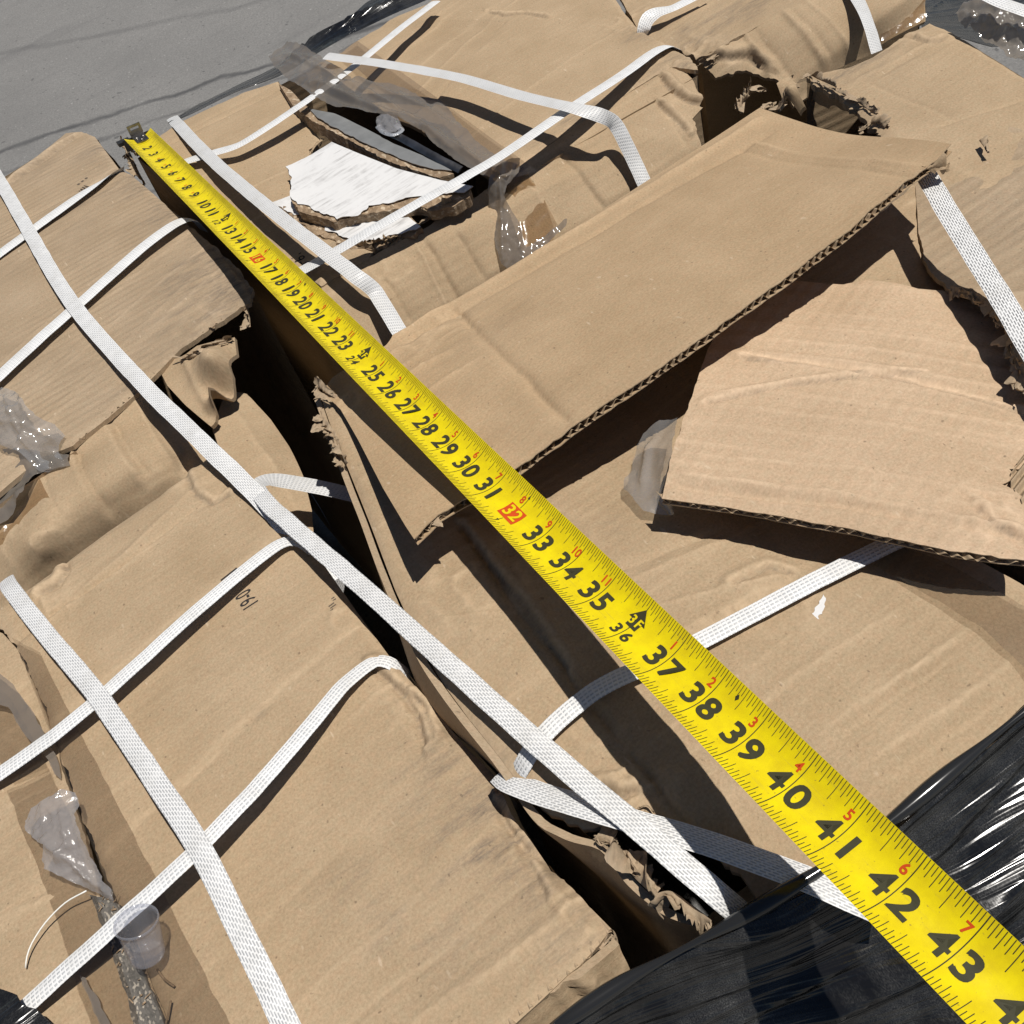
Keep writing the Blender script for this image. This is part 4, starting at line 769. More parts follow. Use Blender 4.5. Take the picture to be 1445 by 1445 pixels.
body(G, [(990, 90, -.02), (1180, -30, -.01), (1300, -22, -.03), (1290, -100, -.02), (900, -90, -.01), (880, 10, -.01)], z=-.01, leave=(0,))

# ================================================================== LOOSE CARDBOARD
lf = thing('cardboard_scrap', 'loose rippled sheet of torn cardboard lying on the right carton beside the plastic flap end', 'cardboard', P(1200, 600, .05))
FO = [(934, 703, .060), (940, 678, .060, .0006), (954, 622, .060, .0006), (972, 570, .059, .0006), (985, 532, .058), (1000, 490, .056), (1040, 420, .053), (1090, 392, .050), (1190, 402, .050, .0008), (1222, 394, .051), (1262, 398, .051), (1296, 408, .049), (1330, 408, .045), (1400, 428, .043), (1470, 520, .045), (1500, 620, .050, .002), (1458, 646, .052, .003), (1424, 662, .052, .003), (1428, 690, .053, .003), (1452, 720, .054), (1458, 792, .058), (1410, 788, .060, .0008), (1340, 778, .061, .0006), (1280, 764, .061, .0006), (1210, 748, .061, .0006), (1150, 738, .061, .0006), (1080, 724, .060, .0006), (1000, 712, .060)]
fw = [('wave', (950, 690), (1440, 770), .0150, .0008), ('crease', [(1052, 508), (1140, 520), (1290, 545), (1436, 580)], .0018, .0016), ('crease', [(1000, 570), (1120, 548), (1240, 536), (1300, 530)], .0012, .0009), ('crease', [(1380, 720), (1400, 745), (1440, 760)], .0014, .0016), ('ridge', (1060, 508), (1430, 580), .003, .0028, .7), ('ridge', (1050, 500), (1440, 566), .0035, -.002, .1), ('ridge', (970, 640), (1440, 700), .003, .0012, .5), ('ridge', (950, 665), (1440, 748), .004, .0018, .5), ('ridge', (950, 682), (1440, 760), .003, -.0015, .1), ('ridge', (1000, 560), (1240, 530), .002, .001, .5), ('ridge', (1150, 460), (1330, 480), .002, .0008, .5), ('wrk', (1410, 740), .03, .0018, 80), ('lines', (950, 690), (1440, 768), 18, .0006, .4)]
sheet('outer_liner', ['kraft_light', 'kraft_core'], FO, lf, sp=.0018, thick=.0006, ctrl=[(1200, 600, .059), (1050, 600, .060), (1350, 650, .056)], feats=fw, seed=300, noise_=(.0012, 10))
sheet('inner_liner', ['kraft_light', 'kraft_core'], FO, lf, sp=.006, thick=.0006, ctrl=[(1200, 600, .059), (1050, 600, .060), (1350, 650, .056)], off=-.0036, seed=301, noise_=(.0012, 10))
fluting('fluting', lf, [(936, 704, .060), (1000, 713, .060), (1080, 725, .060), (1150, 739, .061), (1210, 749, .061), (1280, 765, .061), (1340, 779, .061), (1410, 789, .060), (1456, 793, .058)], thick=.0032, depth=.008, period=.0058, inward=(.2, 1, 0), seed=96, lift=-.0006)
fluting('fluting', lf, [(1454, 640, .0535), (1428, 662, .0535), (1430, 690, .0545), (1454, 722, .0555)], thick=.0035, depth=.014, period=.006, inward=(1, .2, 0), seed=97, lift=.0)
torn('torn_paper', lf, [(1060, 724, .057), (1110, 734, .057), (1140, 740, .057)], .004, seed=98, amp=.002, dirv=(.2, -.8, -.2), mat='kraft_light')

# ================================================================== BROKEN BOARDS
gb = 'broken boards in the burst seam'
w1 = thing('broken_board', 'larger upper broken white board with scuff marks and a thick brown fibre edge', 'board', P(530, 250, .012), gb)
sheet('laminate_face', ['laminate', 'fibre'], [(403, 235, .015, .001), (440, 218, .0155), (468, 200, .016), (500, 214, .016), (560, 238, .015), (622, 254, .014), (668, 263, .013), (655, 272, .013, .0014), (610, 274, .013, .002), (572, 279, .013, .003), (548, 287, .013, .003), (520, 290, .013, .003), (505, 304, .013, .003), (475, 309, .013, .003), (452, 300, .013, .0025), (436, 290, .013, .002), (420, 288, .013, .002), (409, 276, .014, .002), (412, 250, .014, .0015)], w1, sp=.0026, thick=.0007, noise_=(.0006, 50), seed=401)
sheet('fibre_core', 'fibre', [(407, 236, .014, .001), (468, 202, .015), (560, 240, .014), (622, 256, .013), (664, 266, .012), (662, 276, .012, .003), (640, 290, .011, .004), (616, 296, .011, .004), (580, 290, .012, .003), (520, 300, .012, .003), (470, 312, .012, .002), (424, 298, .012, .003), (412, 284, .013, .002)], w1, sp=.0024, thick=.009, noise_=(.0012, 140), feats=[('crumple', .0012, 90)], off=-.0012)
w2 = thing('broken_board', 'thinner lower broken white board half hidden beneath the larger white piece', 'board', P(480, 320, .002), gb)
sheet('laminate_face', ['laminate', 'fibre'], [(382, 286, .003), (414, 274, .0035), (440, 300, .003), (500, 300, .003), (575, 305, .003), (594, 320, .002, .003), (566, 330, .002, .003), (528, 338, .002, .003), (505, 340, .002, .003), (478, 332, .002, .003), (455, 318, .002, .003), (436, 312, .002, .003), (412, 300, .002, .0015)], w2, sp=.0026, thick=.0007, noise_=(.0006, 50))
sheet('fibre_core', 'fibre', [(388, 288, .002), (440, 302, .002), (580, 306, .002), (596, 322, .001, .004), (560, 338, .0, .005), (520, 352, -.001, .005), (490, 346, .0, .004), (452, 332, .001, .003), (420, 312, .001, .003)], w2, sp=.0024, thick=.008, noise_=(.0014, 140), feats=[('crumple', .0022, 110)], off=-.0012)
torn('torn_fibre', w2, [(500, 352, -.004), (520, 350, -.004), (545, 344, -.003), (566, 334, -.002)], .012, 'kraft_core', .008, (-.1, -.5, .4), 105, 3)
torn('torn_fibre', w1, [(596, 292, .008), (612, 300, .006), (632, 292, .006), (650, 280, .006)], .010, 'kraft_core', .006, (.1, -.6, .3), 106, 3)
w3 = thing('broken_board', 'grey faced splintered board standing in the open seam behind the white board', 'board', P(540, 200, .01), gb)
sheet('grey_face', ['grey_face', 'fibre'], [(436, 153, .012), (472, 160, .014), (510, 178, .015), (556, 203, .016), (590, 217, .016), (626, 232, .015), (638, 241, .013), (612, 239, .0145, .001), (580, 230, .016, .0015), (545, 216, .017, .001), (505, 197, .017, .001), (470, 179, .016, .001), (448, 166, .014)], w3, sp=.0025, thick=.0008)
sheet('fibre_core', 'fibre', [(393, 117, .007), (410, 126, .009), (446, 160, .013), (510, 186, .0155), (590, 222, .0155), (640, 243, .0125), (620, 249, .0135, .001), (580, 238, .015, .002), (545, 224, .016, .0015), (505, 203, .016, .0015), (470, 184, .015, .0015), (440, 170, .013, .001), (412, 146, .009)], w3, sp=.0022, thick=.011, noise_=(.001, 160), off=-.001, feats=[('lines', (450, 165), (600, 235), 8, .0008, .5, .7)])
pf = thing('plastic_fitting', 'pale crumpled plastic and a thin metal strip caught in the open seam', 'fitting', P(550, 175, .02))
sheet('crumpled_wrapper', 'film_milky', [(532, 168, .020), (540, 162, .024), (552, 160, .026), (562, 166, .026), (566, 176, .024), (560, 186, .022), (546, 190, .020), (534, 184, .020)], pf, sp=.0009, thick=0, feats=[('crumple', .0028, 80)], noise_=(.002, 60))
ribbon('metal_strip', 'steel', [(552, 188, .017), (580, 202, .0185), (612, 220, .018), (650, 240, .014)], pf, width=.007, thick=.0012, nrm0=(-.3, -.5, .8), seed=8)
ribbon('clip', 'white_plastic', [(534, 178, .018), (542, 186, .0195), (556, 190, .020), (566, 184, .019), (560, 176, .018)], pf, width=.006, thick=.0012, seed=9)

# ================================================================== FILM SCRAPS
def scrap(name, label, mat, outline, sp=.0022, amp=.003, sc=60, thick=0, noise_=(.002, 30), feats=(), ctrl=(), jag=.0008):
    o = sheet(name, mat, outline, None, sp=sp, thick=thick, noise_=noise_, feats=[('crumple', amp, sc)]+list(feats), jag=jag, ctrl=ctrl); return tag(o, label, 'plastic film')
scrap('film_strip', 'long smoky strip of peeled packing tape curling over the burst far seam', 'film_smoky', [(380, 84, .010), (386, 72, .014), (404, 60, .016), (428, 66, .018), (470, 92, .02), (496, 112, .020), (540, 118, .018), (575, 128, .016), (604, 148, .014), (630, 156, .012), (668, 198, .012), (700, 222, .012), (732, 232, .010), (716, 250, .010), (694, 252, .012), (660, 236, .014), (626, 214, .016), (590, 184, .022), (548, 162, .026), (510, 158, .024), (478, 152, .022), (446, 140, .020), (414, 116, .016), (392, 100, .012)], amp=.003, sc=26, sp=.0016, feats=[('lines', (400, 80), (640, 190), 14, .0026, 0, 1.6), ('ridge', (400, 75), (560, 160), .004, .005), ('ridge', (440, 120), (640, 215), .004, .005), ('ridge', (500, 125), (690, 240), .003, .003)])
scrap('film_tail', 'bunched glossy tail of tape film hanging down the buckled far carton front', 'film_smoky', [(690, 254, .012), (700, 238, .014), (722, 224, .014), (734, 224, .012), (732, 244, .006), (716, 264, .0), (712, 280, -.006), (734, 320, -.02), (742, 350, -.032), (768, 334, -.03), (800, 310, -.026), (798, 322, -.03), (764, 352, -.036), (746, 386, -.046), (728, 388, -.046), (708, 374, -.038), (698, 340, -.026), (690, 300, -.014)], amp=.004, sc=40, sp=.0014, feats=[('lines', (706, 250), (712, 370), 10, .0024, 0, 1.3), ('ridge', (704, 250), (706, 370), .003, .006), ('ridge', (722, 232), (712, 280), .003, .005)])
scrap('film_scrap', 'crumpled clear film lump on the weathered far left carton edge', 'film', [(-40, 575, .012), (0, 545, .014), (18, 550, .016), (40, 570, .02), (58, 592, .016), (82, 602, .006), (96, 618, .0), (90, 640, -.006), (96, 660, -.008), (60, 668, -.006), (30, 640, .004), (0, 632, .004), (-40, 650, 0)], amp=.010, sc=34, sp=.0016, feats=[('ridge', (10, 560), (60, 660), .003, .005), ('ridge', (0, 600), (90, 625), .003, .005)])
scrap('film_scrap', 'smoky twisted tape film hanging over the slumped front of the far left carton', 'film_smoky', [(-30, 640, -.002), (20, 632, .0), (60, 640, .0), (96, 640, -.004), (100, 658, -.006), (58, 666, -.004), (36, 688, -.006), (18, 720, -.008), (-10, 760, -.014), (-40, 740, -.01)], amp=.004, sc=55)
scrap('film_scrap', 'milky crumpled bag film twisted to a point above the seam on the left edge carton', 'film_milky', [(34, 1158, .012), (42, 1140, .016), (66, 1124, .018), (88, 1114, .018), (106, 1118, .016), (114, 1136, .016), (108, 1150, .018), (120, 1182, .018), (130, 1204, .014), (148, 1238, .008), (160, 1268, .003), (168, 1282, .002), (142, 1262, .003), (116, 1250, .006), (84, 1236, .010), (62, 1226, .012), (56, 1212, .014), (64, 1192, .018), (52, 1186, .014), (36, 1172, .012)], sp=.0012, amp=.0035, sc=80, feats=[('ridge', (70, 1190), (160, 1268), .003, .005), ('ridge', (110, 1150), (150, 1245), .003, .004), ('ridge', (80, 1130), (110, 1200), .003, .004)])
scrap('film_scrap', 'grey peeled tape end curling along the seam at the left edge under a strap', 'film_smoky', [(-20, 940, .008), (0, 950, .008), (20, 966, .008), (40, 995, .007), (58, 1025, .006), (74, 1056, .004), (84, 1082, .003), (86, 1100, .002), (76, 1092, .003), (60, 1062, .004), (40, 1042, .005), (12, 998, .006), (-20, 990, .006)], amp=.002, sc=50)
scrap('film_scrap', 'grey peeled tape strip lying flat at the bottom left beside the particle board', 'film_smoky', [(112, 1374, .003), (122, 1380, .004), (140, 1410, .004), (160, 1450, .004), (150, 1460, .003), (132, 1428, .003)], amp=.0012, sc=60)
scrap('film_scrap', 'clear dusty film sticking out beneath the left end of the loose rippled cardboard', 'film', [(955, 588, .052), (930, 592, .048), (908, 612, .042), (894, 650, .038), (884, 676, .036), (880, 690, .036), (892, 700, .037), (910, 722, .038), (950, 722, .042), (984, 722, .05), (960, 712, .056), (940, 700, .057), (950, 640, .057)], amp=.0025, sc=45, feats=[('ridge', (920, 620), (905, 690), .003, .004)])
scrap('film_scrap', 'bluish clear film hanging beneath the right end of the open flap edge', 'film_milky', [(1292, 250, .082), (1286, 262, .078), (1262, 286, .072), (1236, 304, .066), (1208, 318, .064), (1180, 334, .064), (1186, 324, .078), (1230, 290, .088), (1270, 262, .09)], amp=.003, sc=50)
scrap('film_scrap', 'shiny wrinkled film bundled over the far right carton corner', 'film_smoky', [(1348, 22, .034), (1362, 4, .038), (1385, -8, .04), (1480, 40, .04), (1480, 110, .034), (1445, 92, .036), (1400, 62, .038), (1370, 42, .038)], amp=.007, sc=60, sp=.002, feats=[('ridge', (1360, 20), (1450, 75), .004, .005), ('ridge', (1380, 10), (1460, 50), .003, .004)])

# ================================================================== BLACK STRETCH WRAP
wf = [('lines', (900, 1395), (1440, 1022), 60, .0030, 0, 1.4), ('lines', (900, 1380), (1440, 1040), 60, .0026, 0, 1.3), ('crumple', .001, 12), ('pleat', (900, 1400), (1440, 1015), 34, .009, .0042), ('pleat', (900, 1410), (1440, 1025), 60, .004, .0022)]
o = sheet('stretch_wrap', 'wrap', [(640, 1540, .004), (778, 1462, .006), (812, 1434, .008), (884, 1384, .010), (960, 1338, .018), (1062, 1284, .030), (1160, 1222, .034), (1252, 1158, .036), (1350, 1078, .038), (1448, 998, .038), (1600, 880, .038), (1900, 960, -.12), (2000, 1200, -.25), (1700, 1600, -.34), (1300, 1800, -.34), (1000, 1760, -.3), (760, 1640, -.16), (640, 1590, -.06)], None, sp=.0019, thick=.0004, ctrl=[(1150, 1350, .0), (1400, 1200, .005), (1300, 1500, -.09), (950, 1440, -.01), (1445, 1445, -.07)], feats=wf, noise_=(.003, 7), uvrot=.0)
tag(o, 'glossy black stretch wrap in tight folds round the near side of the load', 'plastic wrap')
o = tube('wrap_rope', 'wrap', [(780, 1452, .010), (800, 1438, .012), (880, 1385, .014), (960, 1341, .021), (1058, 1288, .033), (1160, 1226, .037), (1252, 1162, .039), (1350, 1082, .041), (1448, 1002, .041), (1600, 884, .041)], lambda t: .0026+.0012*math.sin(t*23), None)
tag(o, 'rolled black top hem of the stretch wrap along the near carton tops', 'plastic wrap')
o = sheet('stretch_wrap', 'wrap', [(240, 178, -.004), (300, 146, -.004), (345, 124, -.004), (392, 108, -.004), (440, 80, -.003), (520, 36, -.003), (600, 0, -.003), (700, -60, -.003), (690, -90, -.03), (610, -40, -.02), (556, -12, -.012), (520, 2, -.006), (488, 32, -.006), (440, 60, -.012), (404, 84, -.024), (376, 100, -.034), (350, 112, -.034), (300, 138, -.03), (240, 172, -.03)], None, sp=.004, thick=.0004, feats=[('lines', (300, 150), (600, 0), 10, .003, 0, 1.5)], noise_=(.003, 12))
tag(o, 'black stretch wrap edge behind the far middle carton against the grey yard', 'plastic wrap')
o = sheet('stretch_wrap', 'wrap', [(-60, 1382, .016), (0, 1395, .018), (24, 1404, .018), (50, 1424, .017), (74, 1446, .015), (110, 1500, .006), (60, 1640, -.05), (-120, 1560, -.03)], None, sp=.003, thick=.0004, feats=[('lines', (0, 1400), (70, 1440), 8, .002, 0, 1.3)], noise_=(.002, 25), ctrl=[(20, 1440, .020)])
tag(o, 'dusty black plastic bulge at the bottom left corner', 'plastic wrap')
o = sheet('stretch_wrap', 'wrap', [(1302, -40, -.20), (1440, -70, -.20), (1500, 40, -.14), (1400, 66, -.03), (1350, 52, -.02), (1304, 42, -.03)], None, sp=.006, thick=.0004, feats=[('lines', (1300, 40), (1440, -40), 10, .003, 0, 1.5)])  # black sheet added to paint the darkness of a deep gap
tag(o, 'black sheet standing in for shade in the top right gap behind the cartons', 'plastic wrap')
# ================================================================== STRAPS
strap([(-14, 232, .008), (20, 290, .0095), (100, 425, .0115), (200, 540, .012), (290, 628, .012), (360, 697, .006), (425, 768, -.003), (470, 822, -.02)], 'strap_twill', 'long white strap running from the left edge over the weathered carton into the dark gap', seed=1)
S2 = thing('strapping_band', 'long white strap looping out of the dark gap and down to the black wrap', 'strap', P(700, 1000, .03), 'white woven straps round the cartons')
ribbon('band', 'strap_twill', [(363, 690, .002), (372, 704, .008), (392, 724, .011), (500, 818, .022), (620, 925, .034), (760, 1050, .038), (900, 1168, .0385), (1000, 1252, .034), (1040, 1286, .022), (1070, 1314, .004)], S2, seed=2, width=.0113)
ribbon('looped_end', 'strap_grey', [(363, 688, .0), (372, 680, -.006, 30), (392, 678, -.014, 50), (430, 684, -.026, 55), (480, 694, -.038, 55), (560, 715, -.055, 55)], S2, seed=3)
strap([(8, 818, -.004), (16, 832, .004), (70, 900, .010), (140, 985, .0165), (210, 1088, .0225), (282, 1197, .0275), (345, 1325, .024), (410, 1460, .018)], 'strap_twill', 'white strap running down across the near left carton past the plastic cup', seed=4, width=.0115)
strap([(-30, 1112, .006), (70, 1042, .011), (140, 985, .0130), (270, 868, .0145), (350, 800, .0115), (390, 770, .0075), (410, 763, .005), (426, 766, .003), (438, 774, -.0005), ('w', *(P(444, 778, 0)[:2]+[.0015, 0]), -.009), ('w', *(P(444, 778, 0)[:2]+[.003, 0]), -.045)], 'strap_cord', 'upper of two cord weave straps slanting over the near left carton, beside the code', seed=5, width=.0102)
strap([(15, 1440, .008), (160, 1308, .019), (280, 1197, .0240), (400, 1068, .0215), (480, 972, .0120), (508, 947, .0075), (530, 933, .0045), (547, 934, .003), (560, 942, -.0005), ('w', *(P(566, 946, 0)[:2]+[.0015, 0]), -.009), ('w', *(P(566, 946, 0)[:2]+[.003, 0]), -.045)], 'strap_cord', 'lower of two cord weave straps slanting over the near left carton, beside the plastic cup', seed=6, width=.0095)
strap([(-20, 548, .008), (60, 474, .009), (120, 421, .0095), (200, 350, .0105), (242, 319, .009), (262, 310, .0055), (275, 312, -.001), (288, 326, -.014)], 'strap_cord', 'cord weave strap across the front half of the weathered far left carton', seed=7, width=.0145)
strap([(-14, 368, .006), (40, 328, .0068), (90, 292, .0072), (130, 264, .006, -10), (155, 249, .002, -35), (174, 243, -.004, -60)], 'strap_cord', 'narrow strap twisting at the back edge of the weathered carton beside a faded stamp', seed=8, width=.0145)
strap([(243, 166, -.006), (252, 176, .004), (300, 226, .016), (380, 294, .023), (450, 349, .022), (500, 388, .010), (516, 399, .004), (530, 412, -.004), (566, 472, -.022)], 'strap_grey', 'greyish strap that bends down the front of the far middle carton beside the tape', seed=9, nrm1=(0, -.75, .66), span=(.72, .86))
strap([(236, 240, .001), (262, 228, .007), (300, 216, .012), (340, 203, .016), (420, 151, .020), (500, 93, .021), (560, 44, .02), (615, 2, .016)], 'strap_cord', 'slack strap sagging along the back of the far middle carton toward the yard', seed=10)
strap([(405, 392, .002), (425, 382, .005), (470, 357, .016), (520, 327, .023), (600, 281, .026), (700, 224, .026), (800, 156, .0245), (880, 104, .014), (922, 74, .006), (942, 65, .001), (956, 70, -.006)], 'strap_cord', 'bright strap passing over the broken white boards along the far middle carton front', seed=11, width=.0142)
strap([(460, 79, .032), (500, 84, .030), (560, 93, .027), (650, 110, .026), (740, 136, .030), (800, 150, .0315), (848, 163, .022), (866, 173, .010), (878, 192, -.001), (894, 224, -.018), (912, 264, -.036)], 'strap_grey', 'pale loose strap with a free end, lying over the smoky film strip', seed=12, nrm1=(-.25, -.75, .6), span=(.72, .86))
strap([(906, 56, -.010), (908, 42, .0), (914, 27, .006), (926, 18, .008), (950, 11, .008), (996, -12, .008)], 'strap_cord', 'short bent strap at the top edge on the far right carton corner', seed=13, nrm0=(0, -.8, .6), nrm1=(0, 0, 1), span=(.1, .6))
strap([(1194, -26, .004), (1214, 6, -.002), (1228, 40, -.012), (1238, 76, -.026)], 'strap_grey', 'short upright strap at the top edge beside the glossy brown taped carton end', seed=14, nrm0=(0, -.2, 1), nrm1=(0, -.75, .66), span=(.2, .7))
strap([(1286, 214, .072), (1306, 246, .073), (1345, 312, .0735), (1400, 400, .073), (1450, 484, .071), (1520, 600, .068)], 'strap_open', 'coarse open weave strap slanting steeply down the right carton beside the torn hole', seed=15)
S15 = thing('strapping_band', 'strap crossing under the tape, folded over on itself at the dark gap', 'strap', P(900, 1000, .035), 'white woven straps round the cartons')
ribbon('band', 'strap_cord', [(1290, 752, .037), (1190, 799, .038), (1100, 846, .0385), (985, 906, .0385), (884, 952, .0375), (838, 976, .0360), (792, 1013, .0345), (760, 1046, .0325), (740, 1076, .028), (728, 1098, .020)], S15, seed=16, width=.0100)
ribbon('folded_tail', 'strap_twill', [(706, 1092, .016), (720, 1104, .022), (760, 1119, .027), (860, 1149, .0345), (960, 1178, .0345), (1060, 1211, .0345), (1150, 1245, .036), (1205, 1270, .034), (1250, 1292, .018)], S15, seed=17, width=.0125)
strap([(1372, -18, .062), (1410, 2, .060), (1470, 24, .056)], 'strap_cord', 'sliver of strap in the top right corner over shiny film', seed=18)

# ================================================================== TAPE MEASURE
TV = np.array([-1004, -1022, 1445.0]); TV /= np.linalg.norm(TV)
def tape_c(d):
    x = -282+28749/(60.67-d); return PD(x, x, (60.67-d)*.0254*TV[2]*(1-.040*math.exp(-(d/9)**2)))
TT = -(RW @ TV)                                     # runs towards the near end
def tape_frame(d):
    w = np.array([1.0, 0, 0])-TT*TT[0]; w /= np.linalg.norm(w); n = np.cross(w, TT)
    if n[2] < 0: n = -n
    a = math.radians(np.interp(d, [0, 14, 30, 44], [-4, -2, 0, 6])); w2 = w*math.cos(a)+n*math.sin(a); n2 = n*math.cos(a)-w*math.sin(a)
    return tape_c(d)+w2*.0018, w2, n2
HW, SAG = .0146, .0056
def tp(d, x, lift=0.0):
    p, w, n = tape_frame(d); k = x/HW
    sl = 2*SAG*k/HW; nn = n-w*sl; nn /= np.linalg.norm(nn)
    return p+w*x+n*(SAG*(k*k-.45))+nn*lift
TM = thing('tape_measure', 'yellow steel tape measure blade stretched across the whole load with black inch numbers', 'tape measure', tape_c(22))
ds = np.arange(.15, 46.6, .25); KX = 17; vs = []; uv = []; fs = []; mi = []
def quad(vs_, m):
    b = len(vs)
    for q in vs_: vs.append(q); uv.append((0, 0))
    fs.append(tuple(range(b, b+len(vs_)))); mi.append(m)
for d in ds:
    for k in range(KX):
        x = (k/(KX-1)*2-1)*HW; q = tp(d, x)
        vs.append(q); uv.append((d*.0254, x))
for i in range(len(ds)-1):
    for k in range(KX-1): a = i*KX+k; fs.append((a, a+1, a+KX+1, a+KX)); mi.append(0)
LI = .00014; NB = len(fs)
def strip(d, x0, x1, wd=.00036, m=1, n=3):
    h = wd/.0254/2
    for k in range(n):
        a, b = x0+(x1-x0)*k/n, x0+(x1-x0)*(k+1)/n
        quad([tp(d-h, a, LI), tp(d+h, a, LI), tp(d+h, b, LI), tp(d-h, b, LI)], m)
def glyph(txt, d, x, size, m, squash=1.25, bold=.006, lift=LI):
    v, f = text_geo(txt, 1.0, bold); b = len(vs)
    for q in v: vs.append(tp(d+q[0]*size*squash/.0254, x+q[1]*size, lift)); uv.append((0, 0))
    for ff_ in f: fs.append(tuple(i+b for i in ff_)); mi.append(m)
def bold_glyph(txt, d, x, size, m, squash=1.25, e=.00042, lift=LI):
    for q, (a, b) in enumerate(((0, 0), (1, .7), (-1, .7), (1, -.7), (-1, -.7))):    # heavy print: the same figure laid down in slightly shifted passes
        glyph(txt, d+a*e/.0254, x+b*e, size, m, squash, .004, lift*(1+.09*q))
def poly(pts, d, x, m, lift=LI): quad([tp(d+a/.0254, x+b, lift) for a, b in pts], m)
XD = -.0018
for i in range(8, 46*16):
    d = i/16; r = i % 16
    if r == 0: continue
    if i % 2 and d < 1: continue
    a, b = (.0088, .0066) if r == 8 else ((.0064, .0052) if r % 4 == 0 else ((.0052, .0043) if r % 2 == 0 else (.0036, .0030)))
    strip(d, HW-.0001, HW-a, .00030); strip(d, -HW+.0001, -HW+b, .00030)
for k in range(1, 46):
    s = str(k)
    box = k in (16, 32); foot = k % 12 == 0
    if box:
        strip(k, HW, XD+.0052, .00040, n=6); strip(k, -HW, XD-.0052, .00040, n=6)
        nb = 6
        for c in range(nb):
            x0, x1 = -.0048+.0096*c/nb, -.0048+.0096*(c+1)/nb; poly([(-.0072, x0), (.0072, x0), (.0072, x1), (-.0072, x1)], k, XD, 2)
        for j, ch in enumerate(s): bold_glyph(ch, k+(j-.5)*.0066/.0254, XD, .0100, 0, 1.15, .00022, LI*2.2)
        for sg in (1, -1): poly([(-.0009, 0), (.0009, 0), (0, .0018*sg)], k, sg*(HW-.0052), 1, LI*1.6)
    else:
        strip(k, HW, -HW, .00040, n=12)
        if foot:
            ax = .0026
            poly([(-.0034, -.003), (.0034, -.003), (.0034, .001), (-.0034, .001)], k, ax, 1, LI*1.8)
            poly([(-.0056, .001), (.0056, .001), (0, .0074)], k, ax, 1, LI*1.8)
            bold_glyph(str(k//12), k-.0021/.0254, ax+.0004, .0062, 0, 1.0, .00014, LI*3); bold_glyph('F', k+.0022/.0254, ax+.0004, .0062, 0, 1.0, .00014, LI*3)
            for j, ch in enumerate(s): bold_glyph(ch, k+(j-.5)*.0072/.0254, -.0052, .0078, 1, 1.2, .00022)
        elif k < 10: bold_glyph(s, k-.22, XD, .0130, 1)
        else:
            for j, ch in enumerate(s): bold_glyph(ch, k+(j-.5)*.0102/.0254, XD, .0140, 1, 1.18, .00022 if ch == '4' else .00040)
    if k > 12 and not foot: bold_glyph(str(k % 12), k-.0030/.0254, HW-.0076, .0056, 2, 1.1, .00010)
    if k < 9 and k > 2: poly([(-.0011, -.0014), (.0011, -.0014), (.0011, .0014), (-.0011, .0014)], k+.5, XD+.001, 3)
for d in (19.2, 38.4): poly([(-.0010, 0), (0, -.0014), (.0010, 0), (0, .0014)], d, HW-.0050, 1, LI*1.6)
link('blade', mesh('blade', vs, fs, [i < NB for i in range(len(fs))], uv, mi), ['yellow', 'tape_ink', 'tape_red', 'tape_red_faint'], TM)
p0, w0, n0 = tape_frame(.1)
def hook_box(name, mat, a0, a1, b0, b1, c0, c1, par):
    q = [p0+TT*a+w0*b+n0*c for c in (c0, c1) for b in (b0, b1) for a in (a0, a1)]
    return link(name, mesh(name, q, [(0, 1, 3, 2)[::-1], (4, 5, 7, 6), (0, 1, 5, 4), (2, 3, 7, 6)[::-1], (0, 2, 6, 4)[::-1], (1, 3, 7, 5)], False), mat, par)
hk = hook_box('hook', 'steel', -.010, .018, -.006, .007, -.0022, -.0008, TM)
for (b0, b1, c0, c1) in ((-.016, .013, -.014, -.0022),):
    hook_box('hook_face', 'steel_dark', -.0115, -.010, b0, b1, c0, c1, hk)
hook_box('hook_wing', 'steel_dark', -.022, -.0115, -.021, -.008, -.007, -.0035, hk)
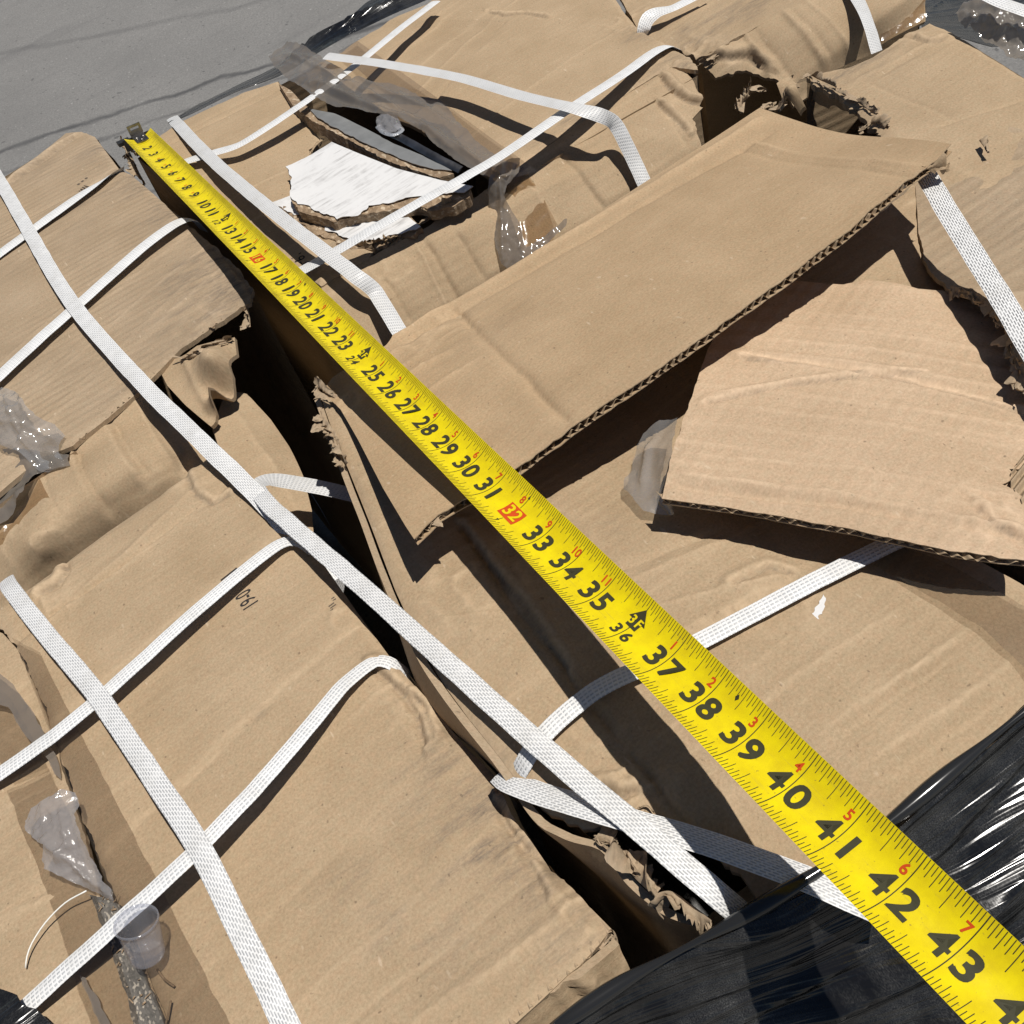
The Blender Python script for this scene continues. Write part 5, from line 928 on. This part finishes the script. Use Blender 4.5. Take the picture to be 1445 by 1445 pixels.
for (b0, b1, c0, c1) in ((-.006, -.0035, -.0008, .009), (.0055, .008, -.0008, .009), (-.0035, .0055, .0065, .009), (-.0035, .0055, -.0008, .004)):
    hook_box('hook_frame', 'steel', -.0115, -.010, b0, b1, c0, c1, hk)
for a, b in ((.004, -.003), (.004, .004), (.013, .0005)):
    lathe('rivet', 'steel', [(0, .0016), (.0012, .0014), (.002, .0006), (.0021, -.0002)], p0+TT*a+w0*b+n0*(-.0008), n0, hk, 16)

# ================================================================== SMALL THINGS
cup_b, cup_r = P(209, 1349, .012), P(192, 1300, .033); ax = cup_r-cup_b; L = np.linalg.norm(ax)
cp = thing('plastic_cup', 'small clear plastic cup tipped against the lower slanting strap', 'cup', cup_b)
dep = np.linalg.norm(cup_r-CAM); Rr = 27.5*dep/F/1.06; Rb = Rr*.84
lathe('cup_wall', 'cup', [(Rr*1.06, L), (Rr*1.07, L-.0008), (Rr*1.03, L-.0016), (Rr, L-.0018), (Rr*.985, L-.004), (Rb*1.02, .003), (Rb, .0012), (Rb*.95, .0002), (Rb*.9, .0), (0.0001, .0006)], cup_b, ax, cp)
lathe('rim', 'cup', [(Rr*1.06, L), (Rr*1.03, L+.0005), (Rr*.99, L), (Rr*.985, L-.0015)], cup_b, ax, cp)
tag(tube('nylon_thread', 'fibre_white', [(122, 1257, .012), (92, 1274, .010), (64, 1302, .008), (45, 1331, .0065), (38, 1350, .005), (36, 1366, .003)], .0004), 'thin white nylon thread curving out from beneath the milky bag film', 'thread')
tag(tube('straw_sliver', 'fibre', [(222, 1368, .003), (232, 1382, .004), (246, 1392, .003)], .0006), 'pale wood sliver lying under the bottom of the plastic cup', 'splinter', 'pale slivers near the cup')
tag(tube('straw_sliver', 'fibre', [(234, 1445, .003), (238, 1428, .004), (241, 1412, .004)], .0005), 'pale wood sliver standing by the split seam at the bottom edge', 'splinter', 'pale slivers near the cup')
rs = random.Random(8)
paint = sheet('paint_mark', 'laminate', [(1145, 866, ZD+.004), (1158, 846, ZD+.004), (1162, 836, ZD+.004), (1164, 850, ZD+.004), (1160, 866, ZD+.004), (1156, 874, ZD+.004), (1148, 872, ZD+.004)], D, sp=.0012, thick=.0002, jag=.002, noise_=(.0002, 200))
